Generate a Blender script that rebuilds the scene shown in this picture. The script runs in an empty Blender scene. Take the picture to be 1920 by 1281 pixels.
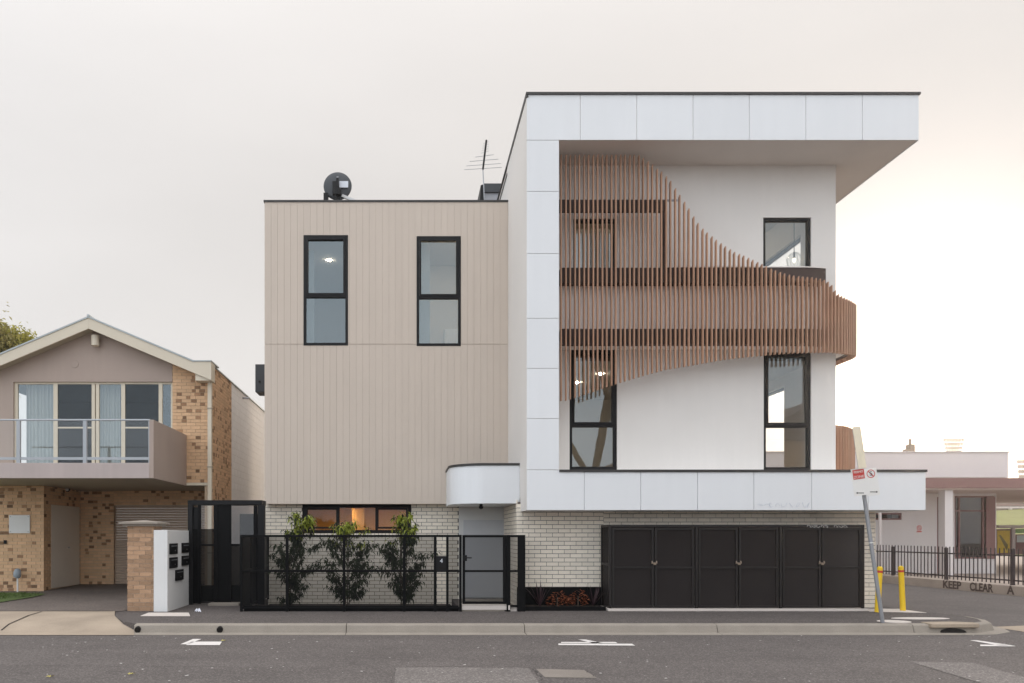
import bpy, bmesh, math, random
from mathutils import Vector, Matrix
random.seed(7)
R = math.radians
SC = bpy.context.scene
COL = SC.collection

# ------------------------------------------------------------------ camera
F, CX, CY, EYE = 1420.0, 760.0, 1005.0, 1.65
cam = bpy.data.cameras.new('camera'); camo = bpy.data.objects.new('camera', cam); COL.objects.link(camo)
cam.sensor_width = 36; cam.lens = 36 * F / 1920
cam.shift_x = (960 - CX) / 1920; cam.shift_y = (CY - 640.5) / 1920
cam.clip_end = 3000; cam.clip_start = .05
camo.location = (0, 0, EYE); camo.rotation_euler = (R(90), 0, 0)
SC.camera = camo

# ------------------------------------------------------------------ sky, sun, exposure
SUN_AZ, SUN_EL = R(33.0), R(9.0)            # azimuth clockwise from +Y
sdir = Vector((math.sin(SUN_AZ) * math.cos(SUN_EL), math.cos(SUN_AZ) * math.cos(SUN_EL), math.sin(SUN_EL)))
W = bpy.data.worlds.new('World'); SC.world = W; W.use_nodes = True
nt = W.node_tree; N = nt.nodes; L = nt.links
for n in list(N): N.remove(n)
def wn(t, **kw):
    n = N.new(t)
    for k, v in kw.items(): setattr(n, k, v)
    return n
def wmath(op, a, b=None, clamp=False):
    n = wn('ShaderNodeMath', operation=op); n.use_clamp = clamp
    for i, v in enumerate((a, b)):
        if v is None: continue
        if isinstance(v, (int, float)): n.inputs[i].default_value = v
        else: L.new(v, n.inputs[i])
    return n.outputs[0]
def wmix(f, a, b, typ='MIX'):
    n = wn('ShaderNodeMixRGB', blend_type=typ)
    for i, v in enumerate((f, a, b)):
        if isinstance(v, (int, float)): n.inputs[i].default_value = v
        elif isinstance(v, tuple): n.inputs[i].default_value = (*v, 1)
        else: L.new(v, n.inputs[i])
    return n.outputs[0]
tc = wn('ShaderNodeTexCoord'); dv = tc.outputs['Generated']
sep = wn('ShaderNodeSeparateXYZ'); L.new(dv, sep.inputs[0])
up = wmath('MAXIMUM', sep.outputs[2], 0.0)
dot = wn('ShaderNodeVectorMath', operation='DOT_PRODUCT'); L.new(dv, dot.inputs[0]); dot.inputs[1].default_value = sdir
d = wmath('MAXIMUM', dot.outputs['Value'], 0.0)
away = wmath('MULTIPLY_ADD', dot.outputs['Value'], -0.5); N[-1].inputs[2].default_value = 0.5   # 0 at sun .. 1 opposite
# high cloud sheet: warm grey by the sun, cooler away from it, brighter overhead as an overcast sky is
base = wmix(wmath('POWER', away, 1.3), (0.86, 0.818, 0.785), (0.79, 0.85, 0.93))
cie_fill = wmath('MULTIPLY_ADD', wmath('POWER', up, 4.0), 1.8); N[-1].inputs[2].default_value = 0.80
cie_fill = wmath('ADD', cie_fill, wmath('MULTIPLY', wmath('POWER', away, 1.8), 1.12))  # extra sky brightness opposite the sun, added to fill the shaded facade
cie_fill = wmath('ADD', cie_fill, wmath('MULTIPLY', wmath('POWER', wmath('SUBTRACT', 1.0, up), 3.5), 0.20))
mp = wn('ShaderNodeMapping'); L.new(dv, mp.inputs[0]); mp.inputs['Scale'].default_value = (1, 1, 3.4)
no = wn('ShaderNodeTexNoise'); L.new(mp.outputs[0], no.inputs[0]); no.inputs['Scale'].default_value = 1.7; no.inputs['Detail'].default_value = 5
cl = wmath('MULTIPLY_ADD', no.outputs[0], 0.22); N[-1].inputs[2].default_value = 0.89
lum = wmath('MULTIPLY', cie_fill, cl)
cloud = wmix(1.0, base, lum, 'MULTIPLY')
g1 = wmath('MULTIPLY', wmath('POWER', d, 110.0), 1.3)
g2 = wmath('MULTIPLY', wmath('POWER', d, 18.0), 0.07)
glow = wmix(1.0, (1.0, 0.82, 0.71), wmath('ADD', g1, g2), 'MULTIPLY')
cloud = wmix(1.0, cloud, glow, 'ADD')
sky = wn('ShaderNodeTexSky', sky_type='NISHITA'); sky.sun_disc = False
sky.sun_elevation = SUN_EL; sky.sun_rotation = SUN_AZ
skys = wmix(1.0, sky.outputs[0], (0.06, 0.06, 0.06), 'MULTIPLY')
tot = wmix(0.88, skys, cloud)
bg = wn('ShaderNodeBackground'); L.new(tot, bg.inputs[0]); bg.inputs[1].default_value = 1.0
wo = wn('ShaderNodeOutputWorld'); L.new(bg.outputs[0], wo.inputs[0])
sl = bpy.data.lights.new('sun', 'SUN'); sl.energy = 0.9; sl.angle = R(12); sl.color = (1.0, 0.82, 0.64)
so = bpy.data.objects.new('sun', sl); COL.objects.link(so)
so.rotation_euler = (-sdir).to_track_quat('-Z', 'Y').to_euler()
SC.view_settings.view_transform = 'Standard'; SC.view_settings.look = 'None'
SC.view_settings.exposure = 0.19; SC.view_settings.gamma = 1.0; SC.view_settings.use_curve_mapping = False
SC.render.engine = 'CYCLES'
SC.cycles.max_bounces = 8; SC.cycles.transparent_max_bounces = 16; SC.cycles.use_denoising = True
SC.cycles.sample_clamp_indirect = 6

def haze_air():
    me = bpy.data.meshes.new('haze'); b = (-240, 240, -110, 330, -1.2, 26)
    v = [(b[i], b[2 + j], b[4 + k]) for k in (0, 1) for j in (0, 1) for i in (0, 1)]
    me.from_pydata(v, [], [(0, 2, 3, 1), (4, 5, 7, 6), (0, 1, 5, 4), (2, 6, 7, 3), (0, 4, 6, 2), (1, 3, 7, 5)])
    m = bpy.data.materials.new('haze'); m.use_nodes = True; n = m.node_tree.nodes; n.remove(n['Principled BSDF'])
    pv = n.new('ShaderNodeVolumePrincipled'); pv.inputs['Color'].default_value = (.95, .93, .91, 1); pv.inputs['Density'].default_value = .0013; pv.inputs['Anisotropy'].default_value = .86
    m.node_tree.links.new(pv.outputs[0], n['Material Output'].inputs['Volume']); me.materials.append(m)
    o = bpy.data.objects.new('haze', me); COL.objects.link(o); o['kind'] = 'stuff'
SC.cycles.volume_bounces = 0

# ------------------------------------------------------------------ helpers
def X(px, Y): return (px - CX) * Y / F
def Z(py, Y): return EYE - (py - CY) * Y / F

MATS = {}
def M(name, col, rough=.6, var=.06, scale=2.0, bump=0.0, bscale=120, metal=0.0, streak=0.0, rnd=0.0, dark=None, spec=.4, fine=0.0, tracks=0.0):
    m = bpy.data.materials.new(name); m.use_nodes = True; MATS[name] = m
    n = m.node_tree.nodes; l = m.node_tree.links; b = n['Principled BSDF']
    b.inputs['Roughness'].default_value = rough; b.inputs['Metallic'].default_value = metal
    b.inputs['Specular IOR Level'].default_value = spec
    g = n.new('ShaderNodeNewGeometry')
    def noise(sc, det, vec=None):
        t = n.new('ShaderNodeTexNoise'); t.inputs['Scale'].default_value = sc; t.inputs['Detail'].default_value = det
        l.new(vec or g.outputs['Position'], t.inputs['Vector']); return t.outputs[0]
    def mth(op, a, bb, c=None):
        t = n.new('ShaderNodeMath'); t.operation = op
        for i, v in enumerate((a, bb, c)):
            if v is None: continue
            if isinstance(v, (int, float)): t.inputs[i].default_value = v
            else: l.new(v, t.inputs[i])
        return t.outputs[0]
    f = mth('MULTIPLY_ADD', noise(scale, 4), 2 * var, 1 - var)
    if fine: f = mth('MULTIPLY', f, mth('MULTIPLY_ADD', noise(bscale, 2), 2 * fine, 1 - fine))
    if tracks:                                   # long marks worn by tyres along the street
        mp = n.new('ShaderNodeMapping'); mp.inputs['Scale'].default_value = (.05, 1.6, 1); l.new(g.outputs['Position'], mp.inputs[0])
        f = mth('MULTIPLY', f, mth('MULTIPLY_ADD', noise(1.0, 6, mp.outputs[0]), 2 * tracks, 1 - tracks))
    if tracks:
        vo = n.new('ShaderNodeTexVoronoi'); vo.inputs['Scale'].default_value = 62; l.new(g.outputs['Position'], vo.inputs['Vector'])
        sp = n.new('ShaderNodeSeparateColor'); l.new(vo.outputs['Color'], sp.inputs[0])
        f = mth('MULTIPLY', f, mth('MULTIPLY_ADD', mth('POWER', sp.outputs[0], 3.0), .85, .80))
        oil = mth('MULTIPLY', mth('SUBTRACT', noise(1.9, 3), .62), 6.0); oil = mth('MINIMUM', mth('MAXIMUM', oil, 0.0), 1.0)
        f = mth('MULTIPLY', f, mth('MULTIPLY_ADD', oil, -.22, 1.0))
    if streak:
        mp = n.new('ShaderNodeMapping'); mp.inputs['Scale'].default_value = (7, 7, .35); l.new(g.outputs['Position'], mp.inputs[0])
        f = mth('MULTIPLY', f, mth('MULTIPLY_ADD', noise(1.0, 5, mp.outputs[0]), 2 * streak, 1 - streak))
    rv = None
    if rnd or dark:
        oi = n.new('ShaderNodeObjectInfo')
        rv = mth('FRACT', mth('ADD', oi.outputs['Random'], g.outputs['Random Per Island']), 0)
    if rnd: f = mth('MULTIPLY', f, mth('MULTIPLY_ADD', rv, 2 * rnd, 1 - rnd))
    mx = n.new('ShaderNodeMixRGB'); mx.blend_type = 'MULTIPLY'; mx.inputs[0].default_value = 1
    mx.inputs[1].default_value = (*col, 1); l.new(f, mx.inputs[2])
    out = mx.outputs[0]
    if dark:
        r2 = mth('FRACT', mth('MULTIPLY', rv, 17.31), 0)
        k = mth('MULTIPLY', mth('GREATER_THAN', r2, 1 - dark[1]), mth('MULTIPLY_ADD', noise(22, 3), 1.4, .1))
        k = mth('MULTIPLY', mth('GREATER_THAN', r2, 1 - dark[1]), mth('MULTIPLY_ADD', noise(11, 1), 9.0, -3.9)); k = mth('MAXIMUM', k, 0.0)
        m2 = n.new('ShaderNodeMixRGB'); l.new(mth('MINIMUM', k, .9), m2.inputs[0]); l.new(out, m2.inputs[1]); m2.inputs[2].default_value = (*dark[0], 1)
        out = m2.outputs[0]
    l.new(out, b.inputs['Base Color'])
    if bump:
        bp = n.new('ShaderNodeBump'); bp.inputs['Strength'].default_value = bump; bp.inputs['Distance'].default_value = .01
        l.new(noise(bscale, 3), bp.inputs['Height']); l.new(bp.outputs[0], b.inputs['Normal'])
    return m
def emis(name, col, s):
    m = bpy.data.materials.new(name); m.use_nodes = True; n = m.node_tree.nodes
    b = n['Principled BSDF']; b.inputs['Emission Color'].default_value = (*col, 1); b.inputs['Emission Strength'].default_value = s
    b.inputs['Base Color'].default_value = (*col, 1); MATS[name] = m; return m
def glassmat(name, tint, ior, refl=(1, 1, 1), rough=0.0):
    m = bpy.data.materials.new(name); m.use_nodes = True; n = m.node_tree.nodes; l = m.node_tree.links
    n.remove(n['Principled BSDF'])
    gg = n.new('ShaderNodeNewGeometry'); dp = n.new('ShaderNodeVectorMath'); dp.operation = 'DOT_PRODUCT'
    l.new(gg.outputs['Normal'], dp.inputs[0]); l.new(gg.outputs['Incoming'], dp.inputs[1])
    def mth(op, a, b=None, c=None):
        q = n.new('ShaderNodeMath'); q.operation = op
        for i, v in enumerate((a, b, c)):
            if v is None: continue
            if isinstance(v, (int, float)): q.inputs[i].default_value = v
            else: l.new(v, q.inputs[i])
        return q
    f0 = ((ior - 1) / (ior + 1)) ** 2           # Schlick reflectance, the same from both sides of the pane
    fr = mth('MULTIPLY_ADD', mth('POWER', mth('SUBTRACT', 1.0, mth('ABSOLUTE', dp.outputs['Value']).outputs[0]).outputs[0], 5.0).outputs[0], 1 - f0, f0)
    t = n.new('ShaderNodeBsdfTransparent'); t.inputs[0].default_value = (*tint, 1)
    g = n.new('ShaderNodeBsdfGlossy'); g.inputs[0].default_value = (*refl, 1); g.inputs['Roughness'].default_value = rough
    # float glass is never perfectly flat
    geo = n.new('ShaderNodeNewGeometry'); no = n.new('ShaderNodeTexNoise'); no.inputs['Scale'].default_value = 1.3; l.new(geo.outputs['Position'], no.inputs['Vector'])
    bp = n.new('ShaderNodeBump'); bp.inputs['Strength'].default_value = .06; bp.inputs['Distance'].default_value = .02
    l.new(no.outputs[0], bp.inputs['Height']); l.new(bp.outputs[0], g.inputs['Normal'])
    mx = n.new('ShaderNodeMixShader'); l.new(fr.outputs[0], mx.inputs[0]); l.new(t.outputs[0], mx.inputs[1]); l.new(g.outputs[0], mx.inputs[2])
    l.new(mx.outputs[0], n['Material Output'].inputs[0]); MATS[name] = m; return m
def meshmat(name, col, see):
    m = bpy.data.materials.new(name); m.use_nodes = True; n = m.node_tree.nodes; l = m.node_tree.links
    b = n['Principled BSDF']; b.inputs['Base Color'].default_value = (*col, 1); b.inputs['Roughness'].default_value = .6; b.inputs['Specular IOR Level'].default_value = .15
    t = n.new('ShaderNodeBsdfTransparent'); mx = n.new('ShaderNodeMixShader'); mx.inputs[0].default_value = 1 - see
    l.new(t.outputs[0], mx.inputs[1]); l.new(b.outputs[0], mx.inputs[2]); l.new(mx.outputs[0], n['Material Output'].inputs[0]); MATS[name] = m; return m

WL = {}
def wl(o): return WL.get(o.name, Vector((0, 0, 0))) if o else Vector((0, 0, 0))
def tag(o, label=None, cat=None, group=None, kind=None):
    if label: o['label'] = label
    if cat: o['category'] = cat
    if group: o['group'] = group
    if kind: o['kind'] = kind
    return o
def thing(name, label, cat, loc=(0, 0, 0), group=None):
    o = bpy.data.objects.new(name, None); COL.objects.link(o); o.location = loc; o.empty_display_size = .2
    WL[o.name] = Vector(loc); return tag(o, label, cat, group)
class MB:
    def __init__(s): s.v = []; s.f = []
    def quad(s, *p):
        i = len(s.v); s.v += [tuple(q) for q in p]; s.f.append(tuple(range(i, i + len(p)))); return s
    def box(s, x0, x1, y0, y1, z0, z1):
        i = len(s.v)
        s.v += [(x0, y0, z0), (x1, y0, z0), (x1, y1, z0), (x0, y1, z0), (x0, y0, z1), (x1, y0, z1), (x1, y1, z1), (x0, y1, z1)]
        s.f += [(i, i+3, i+2, i+1), (i+4, i+5, i+6, i+7), (i, i+1, i+5, i+4), (i+1, i+2, i+6, i+5), (i+2, i+3, i+7, i+6), (i+3, i, i+4, i+7)]
        return s
    def obox(s, c, ax, ay, az):
        c, ax, ay, az = Vector(c), Vector(ax), Vector(ay), Vector(az); i = len(s.v)
        for k in (-1, 1):
            for a, b in ((-1, -1), (1, -1), (1, 1), (-1, 1)): s.v.append(tuple(c + ax * a + ay * b + az * k))
        s.f += [(i, i+3, i+2, i+1), (i+4, i+5, i+6, i+7), (i, i+1, i+5, i+4), (i+1, i+2, i+6, i+5), (i+2, i+3, i+7, i+6), (i+3, i, i+4, i+7)]
        return s
    def prism(s, poly, axis, a, b):          # poly of (u,v); axis x: (a,u,v) y: (u,a,v) z: (u,v,a)
        mp = {'x': lambda u, v, t: (t, u, v), 'y': lambda u, v, t: (u, t, v), 'z': lambda u, v, t: (u, v, t)}[axis]
        n = len(poly); i = len(s.v)
        s.v += [mp(u, v, a) for u, v in poly] + [mp(u, v, b) for u, v in poly]
        s.f.append(tuple(range(i, i + n))); s.f.append(tuple(range(i + 2 * n - 1, i + n - 1, -1)))
        for k in range(n): k2 = (k + 1) % n; s.f.append((i + k, i + n + k, i + n + k2, i + k2))
        return s
    def cyl(s, p0, p1, r0, r1=None, n=12, caps=True):
        r1 = r0 if r1 is None else r1
        p0, p1 = Vector(p0), Vector(p1); ax = (p1 - p0).normalized()
        u = ax.orthogonal().normalized(); w = ax.cross(u); i = len(s.v)
        for p, r in ((p0, r0), (p1, r1)):
            for k in range(n): a = 2 * math.pi * k / n; s.v.append(tuple(p + (u * math.cos(a) + w * math.sin(a)) * r))
        for k in range(n): k2 = (k + 1) % n; s.f.append((i + k, i + k2, i + n + k2, i + n + k))
        if caps: s.f.append(tuple(range(i + n - 1, i - 1, -1))); s.f.append(tuple(range(i + n, i + 2 * n)))
        return s
    def tube(s, pts, r, n=8):
        for a, b in zip(pts, pts[1:]): s.cyl(a, b, r, n=n)
        return s
    def lathe(s, prof, c, n=16, ax='z'):
        i = len(s.v); c = Vector(c)
        for r, h in prof:
            for k in range(n):
                a = 2 * math.pi * k / n
                q = (r * math.cos(a), r * math.sin(a), h) if ax == 'z' else (r * math.cos(a), h, r * math.sin(a))
                s.v.append(tuple(c + Vector(q)))
        for j in range(len(prof) - 1):
            for k in range(n): k2 = (k + 1) % n; s.f.append((i + j*n + k, i + j*n + k2, i + (j+1)*n + k2, i + (j+1)*n + k))
        return s
    def wall(s, axis, u0, u1, v0, v1, t0, t1, holes=()):
        mp = (lambda u, v, t: (u, t, v)) if axis == 'y' else (lambda u, v, t: (t, u, v))
        cl = lambda a, lo, hi: min(max(a, lo), hi)
        hs = [(cl(a, u0, u1), cl(b, u0, u1), cl(c, v0, v1), cl(e, v0, v1)) for a, b, c, e in holes]
        U = sorted({u0, u1, *[h[0] for h in hs], *[h[1] for h in hs]}); V = sorted({v0, v1, *[h[2] for h in hs], *[h[3] for h in hs]})
        def solid(i, j):
            if not (0 <= i < len(U) - 1 and 0 <= j < len(V) - 1): return False
            um, vm = (U[i] + U[i+1]) / 2, (V[j] + V[j+1]) / 2
            return not any(h[0] < um < h[1] and h[2] < vm < h[3] for h in hs)
        for i in range(len(U) - 1):
            for j in range(len(V) - 1):
                if not solid(i, j): continue
                a, b, c, e = U[i], U[i+1], V[j], V[j+1]
                s.quad(mp(a, c, t0), mp(b, c, t0), mp(b, e, t0), mp(a, e, t0)); s.quad(mp(a, c, t1), mp(a, e, t1), mp(b, e, t1), mp(b, c, t1))
                if not solid(i-1, j): s.quad(mp(a, c, t0), mp(a, e, t0), mp(a, e, t1), mp(a, c, t1))
                if not solid(i+1, j): s.quad(mp(b, c, t0), mp(b, c, t1), mp(b, e, t1), mp(b, e, t0))
                if not solid(i, j-1): s.quad(mp(a, c, t0), mp(a, c, t1), mp(b, c, t1), mp(b, c, t0))
                if not solid(i, j+1): s.quad(mp(a, e, t0), mp(b, e, t0), mp(b, e, t1), mp(a, e, t1))
        return s
    def build(s, name, mat, parent=None, bevel=0, smooth=False, merge=False, kind=None, label=None):
        o0 = wl(parent); me = bpy.data.meshes.new(name)
        me.from_pydata([(a - o0.x, b - o0.y, c - o0.z) for a, b, c in s.v], [], s.f)
        bm = bmesh.new(); bm.from_mesh(me)
        if merge: bmesh.ops.remove_doubles(bm, verts=bm.verts, dist=1e-4)
        if len(bm.faces) < 20000: bmesh.ops.recalc_face_normals(bm, faces=bm.faces)
        if smooth:
            for f in bm.faces: f.smooth = True
        bm.to_mesh(me); bm.free()
        me.materials.append(mat if not isinstance(mat, str) else MATS[mat])
        o = bpy.data.objects.new(name, me); COL.objects.link(o); WL[o.name] = o0
        if parent: o.parent = parent
        if bevel:
            b = o.modifiers.new('bevel', 'BEVEL'); b.width = bevel; b.segments = 2; b.limit_method = 'ANGLE'
        if kind: o['kind'] = kind
        if label: o['label'] = label
        return o
def copy_tree(o, parent=None):
    c = o.copy(); COL.objects.link(c)
    if parent: c.parent = parent
    for ch in list(o.children): copy_tree(ch, c)
    return c
def text(name, body, size, mat, parent, loc, rot=(R(90), 0, 0), align='CENTER', ext=.002, sx=1.0, bold=0.0):
    cu = bpy.data.curves.new(name, 'FONT'); cu.body = body; cu.size = size; cu.align_x = align; cu.align_y = 'CENTER'; cu.extrude = ext; cu.offset = bold
    t = bpy.data.objects.new(name, cu); me = bpy.data.meshes.new_from_object(t); bpy.data.objects.remove(t)
    me.materials.append(MATS[mat]); o = bpy.data.objects.new(name, me); COL.objects.link(o)
    o.parent = parent; o.location = Vector(loc) - wl(parent); o.rotation_euler = rot; o.scale = (sx, 1, 1); return o
class Bricks:
    """lays bricks on a wall face: the first `budget` are parts of their own, the rest is one joined part"""
    def __init__(s, parent, mat, name='brick', budget=300, bl=.24, bh=.086, j=.010, t=.012, dark=None):
        s.p, s.mat, s.name, s.left, s.bl, s.bh, s.j, s.t = parent, mat, name, budget, bl, bh, j, t; s.rest = MB(); s.drest = MB(); s.cache = {}; s.dark = dark
    def lay(s, face, t, u0, u1, z0, z1, holes=(), phase=0, parts=True, vert=False):
        n = int((z1 - z0) / s.bh + .999)
        for i in range(n):
            za = z0 + i * s.bh + s.j / 2; zb = min(z0 + (i + 1) * s.bh - s.j / 2, z1); zm = (za + zb) / 2
            if zb - za < .02: continue
            u = u0 - s.bl * (((i + phase) % 2) * .5) - s.bl
            while u < u1:
                segs = [(max(u + s.j / 2, u0), min(u + s.bl - s.j / 2, u1))]
                for a, b, c, e in holes:
                    if c < zm < e:
                        ns = []
                        for p, q in segs:
                            if q <= a or p >= b: ns.append((p, q)); continue
                            if p < a: ns.append((p, a))
                            if q > b: ns.append((b, q))
                        segs = ns
                for p, q in segs:
                    if q - p > .03: s.one(face, t, p, q, za, zb, parts)
                u += s.bl
    def one(s, face, t, p, q, za, zb, parts, mat=None):
        if s.dark and mat is None and q - p > .2 and random.random() < s.dark[1] * (.35 + .65 * abs(math.sin(za * 3.1 + p * .25))):
            w_ = random.choice((.09, .12, .14)); c_ = random.choice((p, q - w_)); k_ = .004   # a dark header beside a shortened stretcher
            if c_ > p: s.one(face, t, p, c_ - k_, za, zb, parts, s.mat)
            else: s.one(face, t, c_ + w_ + k_, q, za, zb, parts, s.mat)
            return s.one(face, t, c_, c_ + w_, za, zb, parts, s.dark[0])
        mat = mat or s.mat
        w, h, d = q - p, zb - za, s.t
        if face == 'y': b = (p, q, t - d, t, za, zb)
        elif face == '-x': b = (t - d, t, p, q, za, zb)
        else: b = (t, t + d, p, q, za, zb)
        if parts and s.left > 0:
            s.left -= 1
            key = (face, round(w, 3), round(h, 3), mat)
            me = s.cache.get(key)
            if me is None:
                sx, sy, sz = (b[1]-b[0])/2, (b[3]-b[2])/2, (b[5]-b[4])/2
                m = MB().box(-sx, sx, -sy, sy, -sz, sz); me = bpy.data.meshes.new(s.name); me.from_pydata(m.v, [], m.f)
                me.materials.append(MATS[mat]); s.cache[key] = me
            o = bpy.data.objects.new(s.name, me); COL.objects.link(o); o.parent = s.p
            o.location = Vector(((b[0]+b[1])/2, (b[2]+b[3])/2 + random.uniform(-.0015, .0015), (b[4]+b[5])/2)) - wl(s.p)
        else: (s.rest if mat == s.mat else s.drest).box(*b)
    def finish(s):
        if s.rest.v: s.rest.build(s.name + 'work', s.mat, s.p, kind='stuff')
        if s.drest.v: s.drest.build('dark_' + s.name + 'work', s.dark[0], s.p, kind='stuff')

# ------------------------------------------------------------------ materials
def mk_asphalt(name, col, warm=0.0):
    return M(name, col, rough=.88, var=.20, scale=.8, bump=.6, bscale=48, fine=.38, spec=.25, tracks=.16)
mk_asphalt('asphalt', (.128, .113, .106)); mk_asphalt('asphalt_path', (.108, .094, .088)); mk_asphalt('asphalt_patch', (.185, .166, .155))
mk_asphalt('asphalt_drive', (.15, .125, .11))
M('earth', (.10, .085, .06), .95, .2, 1.0)
M('kerb_concrete', (.30, .265, .225), .9, .22, 2.5, .5, 70, fine=.18)
M('pale_concrete', (.37, .30, .23), .9, .3, 1.3, .5, 60, fine=.18)
M('worn_concrete', (.235, .205, .178), .9, .25, 2.5, .5, 60, fine=.2)
M('white_concrete', (.62, .56, .51), .85, .08, 4)
M('road_paint', (.72, .68, .65), .8, .14, 14, fine=.15)
M('grass_green', (.085, .13, .03), .9, .3, 3)
M('fascia_white', (.80, .81, .82), .42, .03, .9, .04, 40, streak=.03, rnd=.012)
M('render_grey', (.77, .735, .695), .85, .05, .9, .22, 130, streak=.03)
M('soffit', (.80, .74, .69), .85, .06, 1.5, .1, 160)
M('tan_board', (.605, .517, .437), .7, .035, .9, .08, 60, streak=.045, rnd=.012)
M('tan_back', (.50, .42, .355), .9, .05)
M('white_brick', (.88, .80, .68), .55, .06, 6, .12, 90, rnd=.06)
M('mortar_grey', (.12, .095, .08), .95, .1, 8)
M('cap_dark', (.045, .042, .040), .5, .1)
M('frame_black', (.011, .011, .012), .5, .1, spec=.2)
M('fence_black', (.005, .005, .0055), .55, .1, spec=.12)
meshmat('fence_mesh', (.008, .008, .009), .56)
meshmat('gate_mesh', (.006, .006, .0065), .12)
meshmat('cage_mesh', (.024, .019, .0185), .21)
M('back_grey', (.17, .165, .16), .8, .3, 1.1)
M('cage_frame', (.013, .0105, .010), .5, .2, 3)
M('timber', (.44, .25, .16), .6, .14, 3.0, .2, 60, streak=.10, rnd=.12)
M('steel_brown', (.045, .025, .02), .6, .1)
M('parapet_white', (.80, .74, .69), .8, .04)
M('room_wall', (.62, .60, .57), .8, .03)
M('room_floor', (.30, .22, .15), .5, .1)
M('warm_wall', (.66, .44, .21), .8, .05)
M('door_grey', (.54, .55, .57), .55, .03)
M('recess_grey', (.66, .655, .64), .8, .04)
M('soil', (.035, .026, .02), .95, .3, 20, .8, 40)
M('letter_white', (.74, .74, .73), .7, .04, 2, .05, 120, streak=.02)
M('steel', (.5, .5, .5), .3, .05, metal=1.0)
M('galv', (.36, .37, .39), .5, .12, 5, metal=.6)
M('yellow', (.80, .52, .02), .5, .08, 5)
M('red_band', (.55, .05, .03), .4, .05)
M('sign_white', (.80, .79, .76), .4, .04)
M('sign_red', (.55, .035, .03), .4, .05)
M('sign_dark', (.03, .02, .02), .5, .05)
M('sign_back', (.80, .73, .56), .5, .15, 6)
M('label_white', (.75, .78, .84), .5, .03)
M('dish_grey', (.06, .065, .072), .5, .08)
M('dark_box', (.050, .053, .058), .6, .08)
M('box_grey', (.38, .38, .40), .6, .06)
M('mauve', (.41, .33, .285), .85, .08, 1.2, .15, 130, streak=.05)
M('mauve_pale', (.46, .395, .375), .8, .06, 1.5, .1, 130, streak=.14)
M('cream', (.66, .59, .47), .55, .05, 2)
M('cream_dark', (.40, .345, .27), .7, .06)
M('roof_metal', (.42, .46, .47), .45, .06, 2)
M('tan_brick', (.66, .43, .255), .8, .12, 9, .2, 90, rnd=.09)
M('flash_brick', (.31, .18, .10), .85, .3, 16, .2, 90, rnd=.38)
M('pier_brick', (.42, .265, .165), .85, .2, 14, .35, 90, rnd=.24)
M('tan_mortar', (.50, .38, .27), .95, .08, 8)
M('pier_mortar', (.62, .50, .38), .95, .1, 8)
M('pier_cap', (.30, .26, .22), .9, .12, 6)
M('block_white', (.86, .845, .83), .85, .05, 2, .2, 80, rnd=.02)
M('roller', (.46, .345, .26), .6, .05, 2)
M('door_cream', (.76, .69, .60), .6, .05, 2, streak=.03)
M('curtain', (.46, .46, .41), .9, .05)
M('dark_room', (.055, .055, .058), .9, .1)
M('rail_blue', (.40, .425, .455), .4, .06)
M('screen_dark', (.03, .03, .032), .7, .05)
M('gas_grey', (.30, .34, .38), .6, .1)
M('bark', (.10, .075, .055), .9, .2, 12, .5, 50)
M('leaf_dark', (.040, .056, .022), .5, .25, 5, rnd=.35)
M('leaf_new', (.30, .34, .05), .5, .2, 5, rnd=.25)
M('leaf_olive', (.36, .31, .10), .6, .25, 3, rnd=.4)
M('leaf_yellow', (.40, .37, .08), .6, .25, 3, rnd=.35)
M('leaf_red', (.30, .10, .05), .5, .3, 9, rnd=.4)
M('leaf_purple', (.045, .024, .028), .5, .2, 6, rnd=.3)
M('station_white', (.70, .66, .645), .7, .04, .8, .05, 60, streak=.02)
M('station_brown', (.24, .13, .12), .6, .06)
M('station_soffit', (.60, .50, .46), .8, .04)
M('wall_concrete', (.40, .335, .285), .9, .18, 1.8, .4, 60)
M('paving', (.36, .295, .25), .9, .1, 1.5, .3, 70)
M('picket', (.050, .036, .036), .5, .1)
M('graffiti', (.10, .072, .062), .9, .2, 12)
M('tag_blue', (.55, .58, .64), .6, .15, 20)
M('poster_yellow', (.72, .52, .06), .6, .18, 5)
M('poster_pale', (.55, .62, .60), .6, .12, 5)
M('poster_green', (.25, .42, .14), .6, .1)
M('stand_dark', (.20, .15, .14), .9, .25, .4)
M('stand_white', (.62, .56, .54), .8, .05)
M('hill_grass', (.20, .21, .06), .95, .3, .25)
M('lamp_grey', (.26, .20, .15), .5, .1)
M('litter_white', (.75, .76, .82), .7, .1)
M('leaf_fallen', (.42, .36, .10), .8, .2, 20)
M('hole', (.012, .010, .009), .9, .1)
M('pendant_glass_wire', (.62, .60, .56), .3, .05)
glassmat('glass', (.82, .85, .86), 2.2, (.84, .95, 1.0))
glassmat('glass_clear', (.93, .94, .94), 1.45)
glassmat('glass_cool', (.70, .74, .77), 2.25, (.80, .94, 1.0))
glassmat('glass_dark', (.50, .47, .46), 1.6)
emis('downlight_or_fill', (1.0, .84, .62), 380.0)
emis('warm_lamp', (1.0, .60, .20), 85.0)
emis('bulb', (1.0, .82, .55), 6.0)

for nm in ('leaf_dark', 'leaf_new', 'leaf_olive', 'leaf_yellow', 'leaf_red'):        # thin leaves let light through
    n = MATS[nm].node_tree.nodes; l = MATS[nm].node_tree.links; p = n['Principled BSDF']; t = n.new('ShaderNodeBsdfTranslucent'); mx = n.new('ShaderNodeMixShader'); mx.inputs[0].default_value = .4
    l.new(p.inputs['Base Color'].links[0].from_socket, t.inputs[0]); l.new(p.outputs[0], mx.inputs[1]); l.new(t.outputs[0], mx.inputs[2]); l.new(mx.outputs[0], n['Material Output'].inputs[0])

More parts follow.
